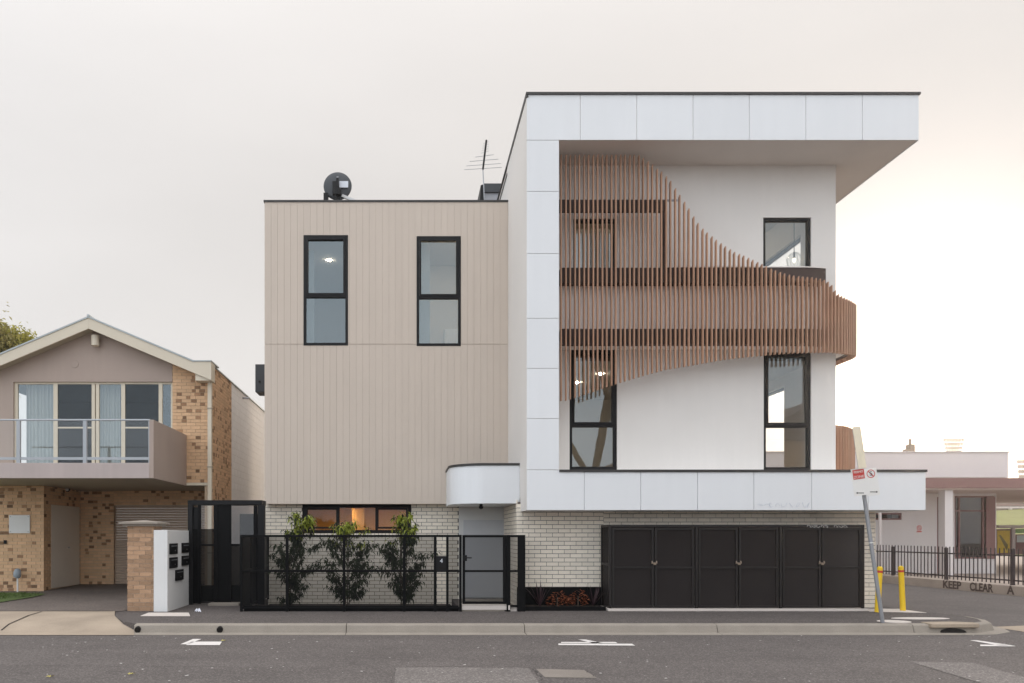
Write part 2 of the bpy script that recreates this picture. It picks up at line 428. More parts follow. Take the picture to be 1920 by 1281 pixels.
# ------------------------------------------------------------------ ground, road, kerb
mb = MB().quad((-230, -100, -.05), (230, -100, -.05), (230, 320, -.05), (-230, 320, -.05)); mb.build('ground', 'earth', kind='structure')
KY = 12.80
mb = MB().quad((-70, -7, 0), (90, -7, 0), (90, KY + .02, 0), (-70, KY + .02, 0))
mb.quad((9.0, KY + .02, 0), (16.9, KY + .02, 0), (16.9, 70, 0), (9.0, 70, 0))
mb.build('road', 'asphalt', kind='structure')
# footpath with a rounded street corner
corner = [(9.3, 12.95), (9.75, 13.02), (10.1, 13.25), (10.32, 13.65), (10.42, 14.1), (10.36, 14.5)]
fp = [(-4.62, 12.95)] + corner + [(10.2, 15.05), (10.1, 21.0), (1.10, 21.0), (1.10, 15.09), (-3.26, 15.09), (-3.26, 21.0), (-5.0, 21.0), (-5.75, 15.05), (-5.45, 14.2), (-4.95, 13.3)]
MB().prism(fp, 'z', -.04, .15).build('footpath', 'asphalt_path', kind='structure')
kp = [(-4.6, KY), (9.3, KY)] + [(x * 1.0 + .0, y) for x, y in [(9.8, 12.86), (10.2, 13.12), (10.46, 13.58), (10.57, 14.1), (10.5, 14.55)]]
def kerb_strip(pts, name, w=.15, h0=.13):
    m = MB(); sec = []
    for i, (x, y) in enumerate(pts):
        a = Vector(pts[max(i-1, 0)]); b = Vector(pts[min(i+1, len(pts)-1)]); t = (b - a).normalized(); n = Vector((-t.y, t.x))
        o = Vector((x, y)); i1 = o + n * .035; i2 = o + n * (w + .02); g = o - n * .22
        sec.append([(g.x, g.y, .004), (o.x, o.y, .016), (i1.x, i1.y, h0), (o.x + n.x * .05, o.y + n.y * .05, h0 + .012), (i2.x, i2.y, .156), (i2.x, i2.y, -.03)])
    for s0, s1 in zip(sec, sec[1:]):
        for k in range(len(s0) - 1): m.quad(s0[k], s1[k], s1[k+1], s0[k+1])
    m.quad(*sec[0]); m.quad(*reversed(sec[-1])); return m
kj = [-4.6, -1.0, 2.02, 5.28, 8.6, 9.3]
kerb = thing('kerb', 'weathered grey concrete kerb and gutter along the footpath edge', 'kerb', (2, KY, 0)); 
for a, b in zip(kj, kj[1:]): kerb_strip([(a + .006, KY), (b - .006, KY)], 'k').build('kerb_stone', 'kerb_concrete', kerb, bevel=.008)
kerb_strip(kp[1:], 'k').build('kerb_stone', 'kerb_concrete', kerb, bevel=.008)
for px in (258, 412):
    x = X(px, KY); MB().cyl((x, KY - .012, .06), (x, KY + .05, .075), .052, n=16).build('drain_outlet', 'hole', kerb)
# driveway crossover and driveway
dv_ = MB().quad((-40, KY - .25, .008), (-4.5, KY - .25, .008), (-4.62, KY + .15, .03), (-40, KY + .15, .03))
dv_.quad((-40, KY + .15, .03), (-4.62, KY + .15, .03), (-4.95, 13.3, .10), (-40, 13.3, .10))
dv_.quad((-40, 13.3, .10), (-4.95, 13.3, .10), (-5.45, 14.2, .153), (-5.75, 15.0, .158), (-40, 15.0, .158))
dv_.build('driveway_crossover', 'pale_concrete', kind='structure')
j = MB(); zx = lambda y: .03 + (y - 12.95) * .07 / .35 if y < 13.3 else (.10 + (y - 13.3) * .053 / .9 if y < 14.2 else .154 + (y - 14.2) * .005)
jy = [12.96, 13.3, 14.2, 14.9]; jx = lambda y: X(2, 12.95) + (X(78, 14.9) - X(2, 12.95)) * (y - 12.95) / 1.95
for ya, yb_ in zip(jy, jy[1:]): j.quad((jx(ya) - .014, ya, zx(ya) + .006), (jx(ya) + .014, ya, zx(ya) + .006), (jx(yb_) + .014, yb_, zx(yb_) + .006), (jx(yb_) - .014, yb_, zx(yb_) + .006))
j.quad((-40, 14.985, .163), (-5.8, 14.985, .163), (-5.8, 15.01, .166), (-40, 15.01, .166))
j.build('crossover_joint', 'hole', kind='structure')
MB().quad((-40, 15.0, .160), (-5.62, 15.0, .160), (-5.0, 19.0, .22), (-40, 19.0, .22)).quad((-40, 19.0, .22), (-5.0, 19.0, .22), (-5.0, 22.4, .28), (-40, 22.4, .28)).build('driveway', 'asphalt_drive', kind='structure')
g = MB()
lawn = [(-40, 16.5), (X(0, 16.6), 16.55), (X(55, 17.6), 17.7), (X(88, 18.6), 18.55), (X(45, 19.1), 18.9), (-40, 18.9)]
gz = lambda y: .165 + (y - 15) * .015
g.quad(*[(x, y, gz(y) + .012) for x, y in lawn]); g.build('lawn', 'grass_green', kind='structure')
gr = MB()
for _ in range(5000):
    x = random.uniform(-13, -8.6); y = random.uniform(16.6, 18.8)
    lim = -8.9 if y > 17.6 else -9.05 - (17.6 - y) * .2
    if x > min(lim, X(0 + (y - 16.55) * 48, y)): continue
    h = random.uniform(.03, .07); a = random.uniform(0, 6.28); dx, dy = .006 * math.cos(a), .006 * math.sin(a); z = gz(y) + .012
    gr.quad((x - dx, y - dy, z), (x + dx, y + dy, z), (x + random.uniform(-.03, .03), y + random.uniform(-.03, .03), z + h))
gr.build('grass', 'grass_green', kind='stuff')
# road wear and paint
def sheet(name, pts, mat, z, kind='structure'): return MB().quad(*[(x, y, z) for x, y in pts]).build(name, mat, kind=kind)
def rp(px, py, z=0.0): Y = F * (EYE - z) / (py - CY); return (X(px, Y), Y)
sheet('road_patch', [rp(742, 1252), rp(990, 1252), rp(1046, 1330), rp(735, 1330)], 'asphalt_patch', .004)
sheet('road_patch', [rp(1005, 1255), rp(1095, 1257), rp(1120, 1272), rp(1022, 1271)], 'worn_concrete', .005)
sheet('road_patch', [rp(1705, 1241), rp(1822, 1243), rp(1990, 1290), rp(1850, 1285)], 'asphalt_patch', .005)
sheet('concrete_apron', [(10.6, 12.62), (13.2, 12.62), (12.9, 13.5), (11.6, 13.95), (10.62, 13.7)], 'pale_concrete', .006)
def crack(pts, w=.012):
    m = MB(); random.seed(len(pts) * 7 + int(pts[0][0])); P = []
    for (a, b), (c, e) in zip(pts, pts[1:]):
        for k in range(12): t = k / 12; P.append(rp(a + (c - a) * t + random.uniform(-4, 4), b + (e - b) * t + random.uniform(-.5, .5)))
    for p, q in zip(P, P[1:]):
        ww = w * random.uniform(.4, 1.2); m.quad((p[0], p[1], .0075), (q[0], q[1], .0075), (q[0], q[1] + ww, .0075), (p[0], p[1] + ww, .0075))
    m.build('crack', 'hole', kind='structure')
crack([(735, 1281), (741, 1252), (860, 1251.5), (1005, 1253)]); crack([(1000, 1256), (1010, 1268), (1022, 1281)], .02); crack([(1095, 1256), (1120, 1272)], .015); crack([(995, 1192), (1000, 1225), (985, 1250)]); crack([(0, 1249), (240, 1250), (520, 1252)], .008)
def marks(label, quads, group='white parking bay marks on the road'):
    m = MB()
    for q in quads: m.quad(*[(*rp(a, b), .007) for a, b in q])
    return tag(m.build('bay_mark', 'road_paint'), label, 'road marking', group)
marks('white painted corner mark on the road in front of the brick pier', [[(338, 1209), (352, 1209), (378, 1199), (362, 1199)], [(348, 1210.5), (412, 1210.5), (416, 1204), (360, 1204)]])
marks('white painted T mark on the road in front of the dark bin store', [[(1047, 1210.5), (1191, 1211.5), (1185, 1208), (1047, 1207.5)], [(1084, 1200), (1098, 1200), (1130, 1206.6), (1110, 1206.6)], [(1052, 1206.5), (1158, 1207), (1154, 1204.6), (1052, 1204.6)]])
marks('white painted angle mark on the road beside the street corner', [[(1818, 1201.5), (1832, 1201.5), (1905, 1212), (1872, 1211)], [(1838, 1209.5), (1838, 1212.5), (1905, 1213), (1880, 1210)]])
# covers in the footpath
def cover(name, label, pts, mat='white_concrete', grp=None):
    o = MB().prism(pts, 'z', .145, .157).build(name, mat); return tag(o, label, 'cover', grp)
cover('pit_cover', 'white rectangular pit cover in the footpath before the brick pier', [(-4.95, 14.15), (-4.02, 14.15), (-4.22, 14.75), (-5.0, 14.75)])
def ell(cx, cy, a, b, n=24): return [(cx + a * math.cos(6.2832*k/n), cy + b * math.sin(6.2832*k/n)) for k in range(n)]
cover('pit_cover', 'round white cover in the footpath at the foot of the leaning sign', ell(8.55, 13.25, .27, .22))
cover('pit_cover', 'long oval white cover in the footpath near the kerb corner', ell(9.35, 13.75, .52, .16))
cover('pit_cover', 'white concrete slab around the base of the yellow bollards', [(9.2, 15.0), (10.15, 14.75), (10.1, 15.5), (9.4, 15.6)])
pit = thing('drain_pit', 'kerb drain pit with pale concrete lid and dark opening at the corner', 'drain', (9.3, 12.9, 0))
MB().prism([(8.86, 12.755), (9.70, 12.79), (9.74, 12.98), (9.5, 13.12), (8.9, 13.08)], 'z', .10, .168).build('lid', 'pale_concrete', pit, bevel=.012)
q = MB(); n = 12
q.prism([(9.04, .02)] + [(9.25 + .21 * math.cos(math.pi * (1 - k / n)), .02 + .07 * math.sin(math.pi * k / n)) for k in range(1, n)] + [(9.46, .02)], 'y', 12.765, 12.86); q.build('opening', 'hole', pit)

# ------------------------------------------------------------------ main building
B = thing('apartment_building', 'modern three storey apartment building with tan cladding, white frame and curved timber screen', 'building', (3, 16, .15))
YF, YB, YW, YT, YL = 15.0, 15.8, 16.05, 17.7, 18.0     # fascia, brick front, recessed wall, tan front, left brick front
XL, XR, XO, XO2 = X(987.5, YF), X(1567, YW), X(1723, YF), X(1736, YF)
zT, zS = Z(176, YF), Z(263, YF)                         # roof top and soffit
zA, zBm = Z(885, YF), Z(957, YF)                        # lower fascia top, bottom
TX0, TZ0, TZ1 = X(496, YT), Z(945, YT), Z(378, YT)
BACK = 27.0
def pr(x0, x1, y0, y1, Y): return (X(x0, Y), X(x1, Y), Z(y1, Y), Z(y0, Y))   # rect (u0,u1,v0,v1) from pixels
wUL, wUR = pr(1075, 1157, 410, 620, YW), pr(1431, 1521, 408, 596, YW)
wLL, wLR = pr(1068, 1157, 655, 883, YW), pr(1432, 1521, 660, 884, YW)
tW1, tW2 = pr(569, 652.5, 441, 648, YT), pr(781, 864, 443, 649, YT)
gW = pr(567, 771, 946, 1000, YL)
zA2 = Z(884, YW)
# render walls
sideLo = (17.74, 19.7, 3.15, 5.16); sideHi = (17.0, 20.2, 6.0, 8.42)
MB().wall('y', XL + .02, XR, zBm + .1, zT - .15, YW, YW + .28, [wUL, wUR, wLL, wLR]).build('front_wall', 'render_grey', B)
MB().wall('x', YW + .28, BACK, zBm + .1, zT - .2, XR - .25, XR, [sideLo, sideHi]).build('side_wall', 'render_grey', B)
MB().prism([(YF + .012, zBm), (15.83, zBm), (15.83, TZ0 + .05), (YT + .3, TZ0 + .05), (BACK, TZ0 + .05), (BACK, zT - .25), (17.85, zT - .25), (17.85, zT - .03), (YF + .012, zT - .03)], 'x', XL, XL + .018).build('side_wall', 'render_grey', B)
MB().box(XL + .018, X(1048.5, YF), YF + .02, YW - .002, zBm + .02, zT - .1).build('column', 'render_grey', B)
MB().box(XL + .02, XR, BACK - .2, BACK, .1, zT - .2).build('back_wall', 'render_grey', B)
# roof with soffit
MB().box(XL + .02, XO - .02, YF + .02, 22.0, zS + .012, zT - .02).build('roof', 'soffit', B)
MB().box(XL + .018, XR, 22.0, BACK, zS + .1, zT - .25).build('roof', 'soffit', B)
MB().box(XO - .02, XO, YF + .012, 22.0, zS, zT - .02).build('fascia_end', 'fascia_white', B)
cap = MB().box(XL - .015, XO + .02, YF - .03, 22.0, zT - .02, zT + .022); cap.box(XL - .012, XL + .03, YF - .02, 17.86, zT - .075, zT - .021)
cap.build('roof_capping', 'cap_dark', B)
MB().box(XL - .012, XL + .2, 17.86, BACK, zT - .262, zT - .2).build('roof_capping', 'cap_dark', B)
# white panels
def panel(x0, x1, y0, y1, t=.022, g=.005, Y=YF): MB().box(x0 + g, x1 - g, Y, Y + t, y0 + g, y1 - g).build('panel', 'fascia_white', B, bevel=.003)
ups = [987.5, 1088, 1194, 1299.5, 1405, 1511, 1617, 1723]
for a, b in zip(ups, ups[1:]): panel(X(a, YF), X(b, YF), zS, zT - .015)
ys = [263, 359, 475.5, 597, 691, 785, 881]
for a, b in zip(ys, ys[1:]): panel(XL, X(1048.5, YF), Z(b, YF), Z(a, YF))
lo = [987.5, 1095.5, 1201.5, 1308, 1413.5, 1522, 1628, 1736]
for i, (a, b) in enumerate(zip(lo, lo[1:])): panel(X(a, YF), X(b, YF), zBm, Z(881, YF) if i == 0 else zA)
# lower fascia slab and terrace
MB().box(XL + .019, XO2 - .012, YF + .023, YW - .003, zBm, zA - .01).build('terrace_slab', 'fascia_white', B)
MB().box(XR + .002, XO2 - .012, YW - .003, 22, zBm, zA - .01).build('terrace_slab', 'fascia_white', B)
MB().box(XO2 - .012, XO2, YF + .024, 22, zBm, zA).build('fascia_end', 'fascia_white', B)
MB().box(X(1048.5, YF) - .0, XO2 + .015, YF - .025, YF + .2, zA - .002, zA + .045).build('terrace_capping', 'cap_dark', B)
# brick ground floor on the right
bx0, bx1 = 2.33, X(1642, YB)
cage = (X(1126, YB), X(1622, YB) - .42, .15, Z(985, YB) )
MB().wall('y', bx0 + .012, bx1 - .012, .15, zBm + .2, YB + .012, YB + .25).build('brick_backing', 'mortar_grey', B)
MB().wall('x', YB + .25, 17.95, .15, zBm + .25, bx0 + .012, bx0 + .25).build('brick_backing', 'mortar_grey', B)
MB().wall('x', YB + .25, BACK, .15, zBm + .2, bx1 - .25, bx1 - .012).build('brick_backing', 'mortar_grey', B)
BR = Bricks(B, 'white_brick', budget=300, bl=.2465, bh=.0868, j=.0105, t=.017)
BR.lay('y', YB + .012, bx0, X(1126, YB) + .06, .15 + .0868 * 5, zBm + .17)
BR.lay('y', YB + .012, X(1126, YB) + .06 + .0045, bx1, Z(985, YB) - .02, zBm + .17, phase=1)
BR.lay('y', YB + .012, X(1618, YB), bx1, .15, Z(985, YB) - .02)
BR.lay('-x', bx0 + .012, YB + .0125, 17.9, .15, zBm + .25, parts=False)
BR.lay('+x', bx1 - .012, YB + .0125, BACK, .15, zBm + .17, parts=False)
MB().box(bx0 - .001, X(1126, YB) + .05, YB - .02, YB + .011, .15, .15 + .0868 * 5 - .004).build('plinth', 'fence_black', B)
# left brick base, orange window
lx0, lx1 = X(498, YL), X(860, YL)
MB().wall('y', lx0, lx1, -.04, TZ0 + .1, YL + .012, YL + .25, [gW]).build('brick_backing', 'mortar_grey', B)
MB().wall('x', YL + .25, BACK, .15, TZ0 + .1, lx0 + .012, lx0 + .25).build('brick_backing', 'mortar_grey', B)
BR.lay('y', YL + .012, gW[1], lx1, Z(1000, YL), TZ0 + .06, parts=True)
BR.lay('y', YL + .012, lx0, gW[0], Z(1000, YL), TZ0 + .06, parts=True, phase=1)
zsc = Z(1000, YL) - .115
u = gW[0]
while u < gW[1] - .04:                                   # soldier course under the window
    BR.one('y', YL + .012, u + .005, min(u + .081, gW[1]), zsc + .004, Z(1000, YL) - .005, True); u += .086
zz = .15 + .0868 * int((zsc - .15) / .0868)
BR.lay('y', YL + .012, gW[0], gW[1], zz - .0868 * 0, zsc, parts=True)
BR.lay('y', YL + .012, lx0, gW[0] - .004, zz, Z(1000, YL), parts=True)
BR.lay('y', YL + .012, gW[1] + .004, lx1, zz, Z(1000, YL), parts=True)
BR.lay('y', YL + .012, lx0, lx1, zz - .0868 * math.ceil((zz + .0) / .0868), zz, parts=True)
BR.lay('-x', lx0 + .012, YL + .013, BACK, .15, TZ0 + .06, parts=False)
BR.finish()
# door recess
MB().box(lx1 + .002, bx0 + .01, 17.92, 18.05, .15, TZ0 + .3).build('entry_wall', 'recess_grey', B)
MB().box(lx1 + .01, bx0 + .2, 16.2, 17.9, .10, .17).build('entry_floor', 'kerb_concrete', B)
dr = MB().box(X(869, 17.9), X(949, 17.9), 17.885, 17.917, .19, Z(1003, 17.9) + .35).build('door', 'door_grey', B, bevel=.004)
# tan volume
MB().wall('y', TX0 + .012, XL, TZ0 + .012, TZ1 - .05, YT + .022, YT + .30, [tW1, tW2]).build('tan_backing', 'tan_back', B)
MB().wall('x', YT + .30, BACK, TZ0, TZ1 - .05, TX0, TX0 + .2).build('tan_side', 'tan_board', B)
MB().box(TX0 + .03, XL, YT + .31, BACK - .2, TZ1 - .35, TZ1 - .12).build('flat_roof', 'cap_dark', B)
MB().box(TX0 + .012, XL, YT + .02, YL + .26, TZ0 - .0, TZ0 + .010).build('tan_soffit', 'tan_board', B)
zj = Z(645.5, YT)
bw = .153
k = 0; edges = []
x = TX0
while x < XL - .02: edges.append(x); x += bw
edges.append(XL)
for a, b in zip(edges, edges[1:]):
    cuts = sorted({a, b, *[c for w in (tW1, tW2) for c in (w[0], w[1]) if a + .004 < c < b - .004]})
    for p, q_ in zip(cuts, cuts[1:]):
        xm = (p + q_) / 2
        gl = .0014 if p == a else 0; grr = .0014 if q_ == b else 0
        for z0, z1 in ((TZ0, zj - .005), (zj + .005, TZ1 - .015)):
            hole = [w for w in (tW1, tW2) if w[0] < xm < w[1]]
            segs = [(z0, z1)]
            for w in hole:
                ns = []
                for s0, s1 in segs:
                    if s1 <= w[2] or s0 >= w[3]: ns.append((s0, s1)); continue
                    if s0 < w[2] - .02: ns.append((s0, w[2]))
                    if s1 > w[3] + .02: ns.append((w[3], s1))
                segs = ns
            for s0, s1 in segs: MB().box(p + gl, q_ - grr, YT, YT + .021, s0, s1).build('board', 'tan_board', B)
MB().box(TX0 - .02, XL, YT - .02, YT + .31, TZ1 - .013, TZ1 + .03).build('roof_capping', 'cap_dark', B)
# curved white canopy over the entry
cy0, cz0, cz1 = 15.9, Z(944, 15.9), Z(873, 15.9)
ca = X(843.5, 16.3) ; r_ = .75
outl = [(XL - .003, cy0)] + [(ca + r_ - r_ * math.sin(t), cy0 + r_ - r_ * math.cos(t)) for t in [k * math.pi / 2 / 14 for k in range(15)]] + [(ca, YT - .003), (XL - .003, YT - .003)]
cn = MB().prism(outl, 'z', cz0, cz1).build('canopy', 'fascia_white', B)
o2 = [(XL - .003, cy0 - .02)] + [(ca + r_ - (r_ + .02) * math.sin(t), cy0 + r_ - (r_ + .02) * math.cos(t)) for t in [k * math.pi / 2 / 14 for k in range(15)]] + [(ca - .02, YT - .003), (XL - .003, YT - .003)]
MB().prism(o2, 'z', cz1 + .001, cz1 + .05).build('canopy_capping', 'cap_dark', cn)
# glazing
def window(rect, Y, parent, rails=(), mull=(), fw=.06, dep=.09, rec=.03, frame='frame_black', glass='glass', sash=None, bot=.0):
    x0, x1, z0, z1 = rect; x0 += .002; x1 -= .002; z0 += .002; z1 -= .002
    m = MB(); y0, y1 = Y + rec, Y + rec + dep
    m.box(x0, x0 + fw, y0, y1, z0, z1); m.box(x1 - fw, x1, y0, y1, z0, z1)
    m.box(x0 + fw, x1 - fw, y0, y1, z0, z0 + fw + bot); m.box(x0 + fw, x1 - fw, y0, y1, z1 - fw, z1)
    for z in rails: m.box(x0 + fw, x1 - fw, y0, y1, z - .028, z + .028)
    zs = [z0 + fw + bot] + [z for z in rails] + [z1 - fw]
    for x in mull: m.box(x - .03, x + .03, y0 + .002, y1 - .002, z0 + fw + bot, z1 - fw)
    w = m.build('window', frame, parent, bevel=.004)
    xs = [x0 + fw] + list(mull) + [x1 - fw]
    for i in range(len(zs) - 1):
        for k in range(len(xs) - 1):
            a, b, c, e = xs[k], xs[k+1], zs[i], zs[i+1]
            yg = Y + rec + dep * .55
            MB().quad((a, yg, c), (b, yg, c), (b, yg, e), (a, yg, e)).build('pane', glass, w)
            if sash and (i, k) in sash:
                s = MB(); f = .045; a2, b2, c2, e2 = a + .003, b - .003, c + .03, e - .004
                s.wall('y', a2, b2, c2, e2, y0 - .012, yg - .01, [(a2 + f, b2 - f, c2 + f, e2 - f)]); s.build('sash', frame, w, bevel=.003)
    return w
window(tW1, YT, B, rails=[Z(556, YT)], rec=-.012, glass='glass_cool', sash={(1, 0)})
window(tW2, YT, B, rails=[Z(558, YT)], rec=-.012, glass='glass_cool', sash={(1, 0)})
window(wUL, YW, B, glass='glass')
window(wUR, YW, B, glass='glass')
window(wLL, YW, B, rails=[Z(798, YW)], glass='glass', sash={(1, 0)}, bot=.03)
window(wLR, YW, B, rails=[Z(799, YW)], glass='glass', sash={(1, 0)}, bot=.03)
window(gW, YL, B, mull=[X(634, YL), X(706, YL)], glass='glass_clear', sash={(0, 0), (0, 2)}, fw=.075, rec=.02)
for rect, xx in ((sideLo, 0), (sideHi, 0)):
    y0, y1, z0, z1 = rect; f = .05; m = MB(); m.wall('x', y0, y1, z0, z1, XR - .17, XR - .09, [(y0 + f, y1 - f, z0 + f, z1 - f)])
    w = m.build('window', 'frame_black', B); MB().quad((XR - .13, y0, z0), (XR - .13, y1, z0), (XR - .13, y1, z1), (XR - .13, y0, z1)).build('pane', 'glass_clear', w)
# rooms behind the glass
def room(x0, x1, y0, y1, z0, z1, wall='room_wall', floor='room_floor', hole=None):
    m = MB()
    m.quad((x0, y1, z0), (x1, y1, z0), (x1, y1, z1), (x0, y1, z1)); m.quad((x0, y0, z0), (x0, y1, z0), (x0, y1, z1), (x0, y0, z1))
    m.quad((x0, y0, z1), (x1, y0, z1), (x1, y1, z1), (x0, y1, z1))
    if not hole: m.quad((x1, y0, z0), (x1, y1, z0), (x1, y1, z1), (x1, y0, z1))
    o = m.build('room', wall, B); MB().quad((x0, y0, z0), (x1, y0, z0), (x1, y1, z0), (x0, y1, z0)).build('floor', floor, o); return o
room(TX0 + .22, -.2, YT + .31, 22, Z(660, YT), 8.645)
room(-.19, XL - .01, YT + .31, 20.5, Z(660, YT), 8.95)
MB().box(1.05, 1.75, 20.3, 20.48, Z(659, YT), 7.2).build('wardrobe', 'letter_white', B); MB().box(X(784, 18.3), X(806, 18.3), 18.2, 18.26, Z(659, YT), 8.9).build('curtain', 'curtain', B); MB().box(X(572, 18.3), X(590, 18.3), 18.2, 18.26, Z(659, YT), 8.5).build('curtain', 'curtain', B)
room(XL + .05, 6.0, YW + .29, 21, zA + .0, 5.42)
room(6.01, XR - .251, YW + .29, 22, zA + .0, 5.42, hole=True)
room(XL + .05, 5.6, YW + .29, 21, 5.75, 9.1)
room(5.61, XR - .251, YW + .29, 22, 5.75, 9.1, hole=True)
room(lx0 + .3, lx1 - .01, YL + .26, 20.6, .3, TZ0 - .02, wall='warm_wall')
def downlight_or_fill(x, y, z, r=.05, mat='downlight_or_fill', label='small round ceiling light glowing behind glass'):
    MB().cyl((x, y, z - .012), (x, y, z - .002), r, n=16).build('downlight_or_fill', mat, B)
Yd = 19.2; downlight_or_fill(X(617, Yd), Yd, EYE + (CY - 488) * Yd / F, .036)
downlight_or_fill(X(1127, 17.6), 17.6, 5.418 if False else EYE + (CY - 685) * 16.7 / F, .045)
downlight_or_fill(X(1083, 18.6), 18.6, 5.415, .045)
downlight_or_fill(-1.6, 19.0, TZ0 - .022, .10, 'warm_lamp'); downlight_or_fill(-.2, 19.0, TZ0 - .022, .10, 'warm_lamp'); downlight_or_fill(.8, 19.2, TZ0 - .022, .08, 'warm_lamp')
lm = MB().box(X(664, 20), X(686, 20), 19.2, 19.3, .3, TZ0 - .05); lm.build('inner_post', 'warm_wall', B)
MB().box(X(642, 20), X(662, 20), 20.3, 20.55, .3, 1.95).build('inner_door', 'room_floor', B)
MB().box(-1.1, -.55, 19.6, 20.0, .3, 1.65).build('inner_cabinet', 'room_floor', B)
for k in range(7):
    xa_ = wUL[0] + .1 + k * .125; MB().box(xa_, xa_ + .10, YW + .42, YW + .43, wUL[2], wUL[3] - .05).build('blind_slat', 'room_wall', B)
downlight_or_fill(4.2, 17.2, 9.095, .06); downlight_or_fill(1.3, 18.2, 8.945, .08); downlight_or_fill(7.4, 18.6, 9.095, .05); downlight_or_fill(8.2, 20.0, 5.415, .05)  # unseen ceiling lights, added only to brighten the rooms behind the glass
# hanging glass pendant
PL = thing('pendant_lamp', 'clear glass pendant lamp with glowing bulb behind the top right window', 'lamp', (0, 0, 0))
Yp = 16.9; xp = X(1489, Yp); zp = Z(488, Yp)
MB().lathe([(.03, .17), (.10, .13), (.155, .04), (.15, -.06), (.105, -.17)], (xp, Yp, zp), 16).build('glass_shade', 'glass_clear', PL, smooth=True)
wr = MB()
for k in range(12):
    a = k * math.pi / 6; wr.tube([(xp + r * math.cos(a), Yp + r * math.sin(a), zp + h) for r, h in [(.03, .17), (.10, .13), (.155, .04), (.15, -.06), (.105, -.17)]], .003, 4)
wr.build('rib', 'pendant_glass_wire', PL); MB().lathe([(0, .05), (.025, .03), (.03, 0), (.015, -.05), (0, -.055)], (xp, Yp, zp), 12).build('bulb', 'bulb', PL, smooth=True)
MB().cyl((xp, Yp, zp + .05), (xp, Yp, 9.1), .008, n=6).build('cord', 'frame_black', PL); MB().cyl((xp, Yp, zp + .05), (xp, Yp, zp + .18), .022, n=10).build('socket', 'frame_black', PL)

# ------------------------------------------------------------------ timber slat screen
YS = 15.45
def arc_path():
    pts = []; x0 = X(1052.5, YS); xc, yc, a, b = 8.15, YS + 1.2, 1.62, 1.2
    s = 0; pts.append((x0, YS, 0, -1)); sp = .0930
    dense = [(x0 + (xc - x0) * i / 400, YS, 0, -1) for i in range(1, 401)]
    for i in range(1, 401):
        t = i / 400 * math.pi / 2; nx, ny = b * math.sin(t), -a * math.cos(t); l_ = math.hypot(nx, ny)
        dense.append((xc + a * math.sin(t), yc - b * math.cos(t), nx / l_, ny / l_))
    dense += [(xc + a, yc + .01 * i, 1, 0) for i in range(1, 330)]
    lx, ly = x0, YS; acc = 0
    for q in dense:
        acc += math.hypot(q[0] - lx, q[1] - ly); lx, ly = q[0], q[1]
        if acc >= sp: pts.append(q); acc -= sp
    return pts, dense
top = [(1040, 290), (1197, 290), (1209, 297.4), (1218, 304), (1225.7, 310), (1233.5, 317), (1243, 323), (1251.6, 332.4), (1260.7, 342), (1269.4, 357), (1278, 370), (1287, 382), (1295.7, 397), (1304.7, 411), (1313, 424), (1322, 432), (1330, 439), (1338, 445), (1346, 451.6), (1354, 457), (1362.5, 463), (1378.8, 473), (1395, 479.4), (1411, 486.6), (1426.6, 493.8), (1442.5, 502), (1451.6, 506), (1468, 512), (1484, 516), (1500, 518.4), (1524, 520), (1540, 523), (1550, 526), (1558, 531), (1564, 540), (1570, 550), (1583, 557), (1597, 564), (1606, 571), (1630, 585)]
bot = [(1040, 752), (1064, 750.4), (1075, 747), (1166, 716.6), (1191.6, 709), (1216.7, 701.4), (1250.9, 692.7), (1286.5, 686.8), (1320.5, 680.7), (1353, 675), (1384, 671), (1425.6, 667), (1450, 664.6), (1491, 661.8), (1532, 660.8), (1560, 660.5), (1566, 661.5), (1590, 664), (1612, 668), (1640, 672)]
def interp(tab, x):
    for (a, b), (c, e) in zip(tab, tab[1:]):
        if a <= x <= c: return b + (e - b) * (x - a) / (c - a)
    return tab[-1][1] if x > tab[-1][0] else tab[0][1]
S = thing('slat_screen', 'curved brown timber slat screen sweeping round the upper balcony', 'screen', (6, YS, 5.4))
path, dense = arc_path(); DEP, HW = .074, .0120
lastpx = 0; zt_last = zb_last = None
for (x, y, nx, ny) in path:
    px = CX + x * F / y
    if y < YS + .75 and px >= lastpx - .5:
        zt, zb = Z(interp(top, px), y), Z(interp(bot, px), y); lastpx = max(px, lastpx); zt_last, zb_last = zt, zb
    else: zt_last -= .012; zt, zb = zt_last, zb_last
    zt = min(zt, zS - .002)
    n = Vector((nx, ny, 0)); t = Vector((-ny, nx, 0))
    c = Vector((x, y, (zt + zb) / 2)) - n * DEP / 2
    m = MB(); m.obox(c, t * HW, n * DEP / 2, Vector((0, 0, (zt - zb) / 2)))
    # mitred top: the front corner stands lower
    i0 = 4
    m.v = [(a, b, cc - (.03 if (cc > c.z and (Vector((a, b, 0)) - Vector((c.x, c.y, 0))).dot(n) < 0) else 0)) for a, b, cc in m.v]
    m.build('slat', 'timber', S)
# balcony frame behind the slats (follows the same sweep, set back)
def band(off0, off1, z0, z1, x_from, x_to, ymax=99):
    m = MB(); secs = []
    for (x, y, nx, ny) in dense[::8]:
        if x < x_from or x > x_to or y > ymax: continue
        a = (x - nx * off0, y - ny * off0); b = (x - nx * off1, y - ny * off1)
        secs.append([(*a, z0), (*a, z1), (*b, z1), (*b, z0)])
    for s0, s1 in zip(secs, secs[1:]):
        for k in range(4): m.quad(s0[k], s1[k], s1[(k+1) % 4], s0[(k+1) % 4])
    if secs: m.quad(*secs[0]); m.quad(*reversed(secs[-1]))
    return m
zc = lambda py: Z(py, YS + .12)
x0s = X(1049, YS)
BAL = thing('balcony', 'narrow curved balcony behind the timber slats with dark steel edge beams', 'balcony', (6, YS + .3, 5.4))
band(.108, .298, zc(531), zc(502.5), x0s, 8.74, 18.8).build('edge_beam', 'steel_brown', BAL, merge=True)
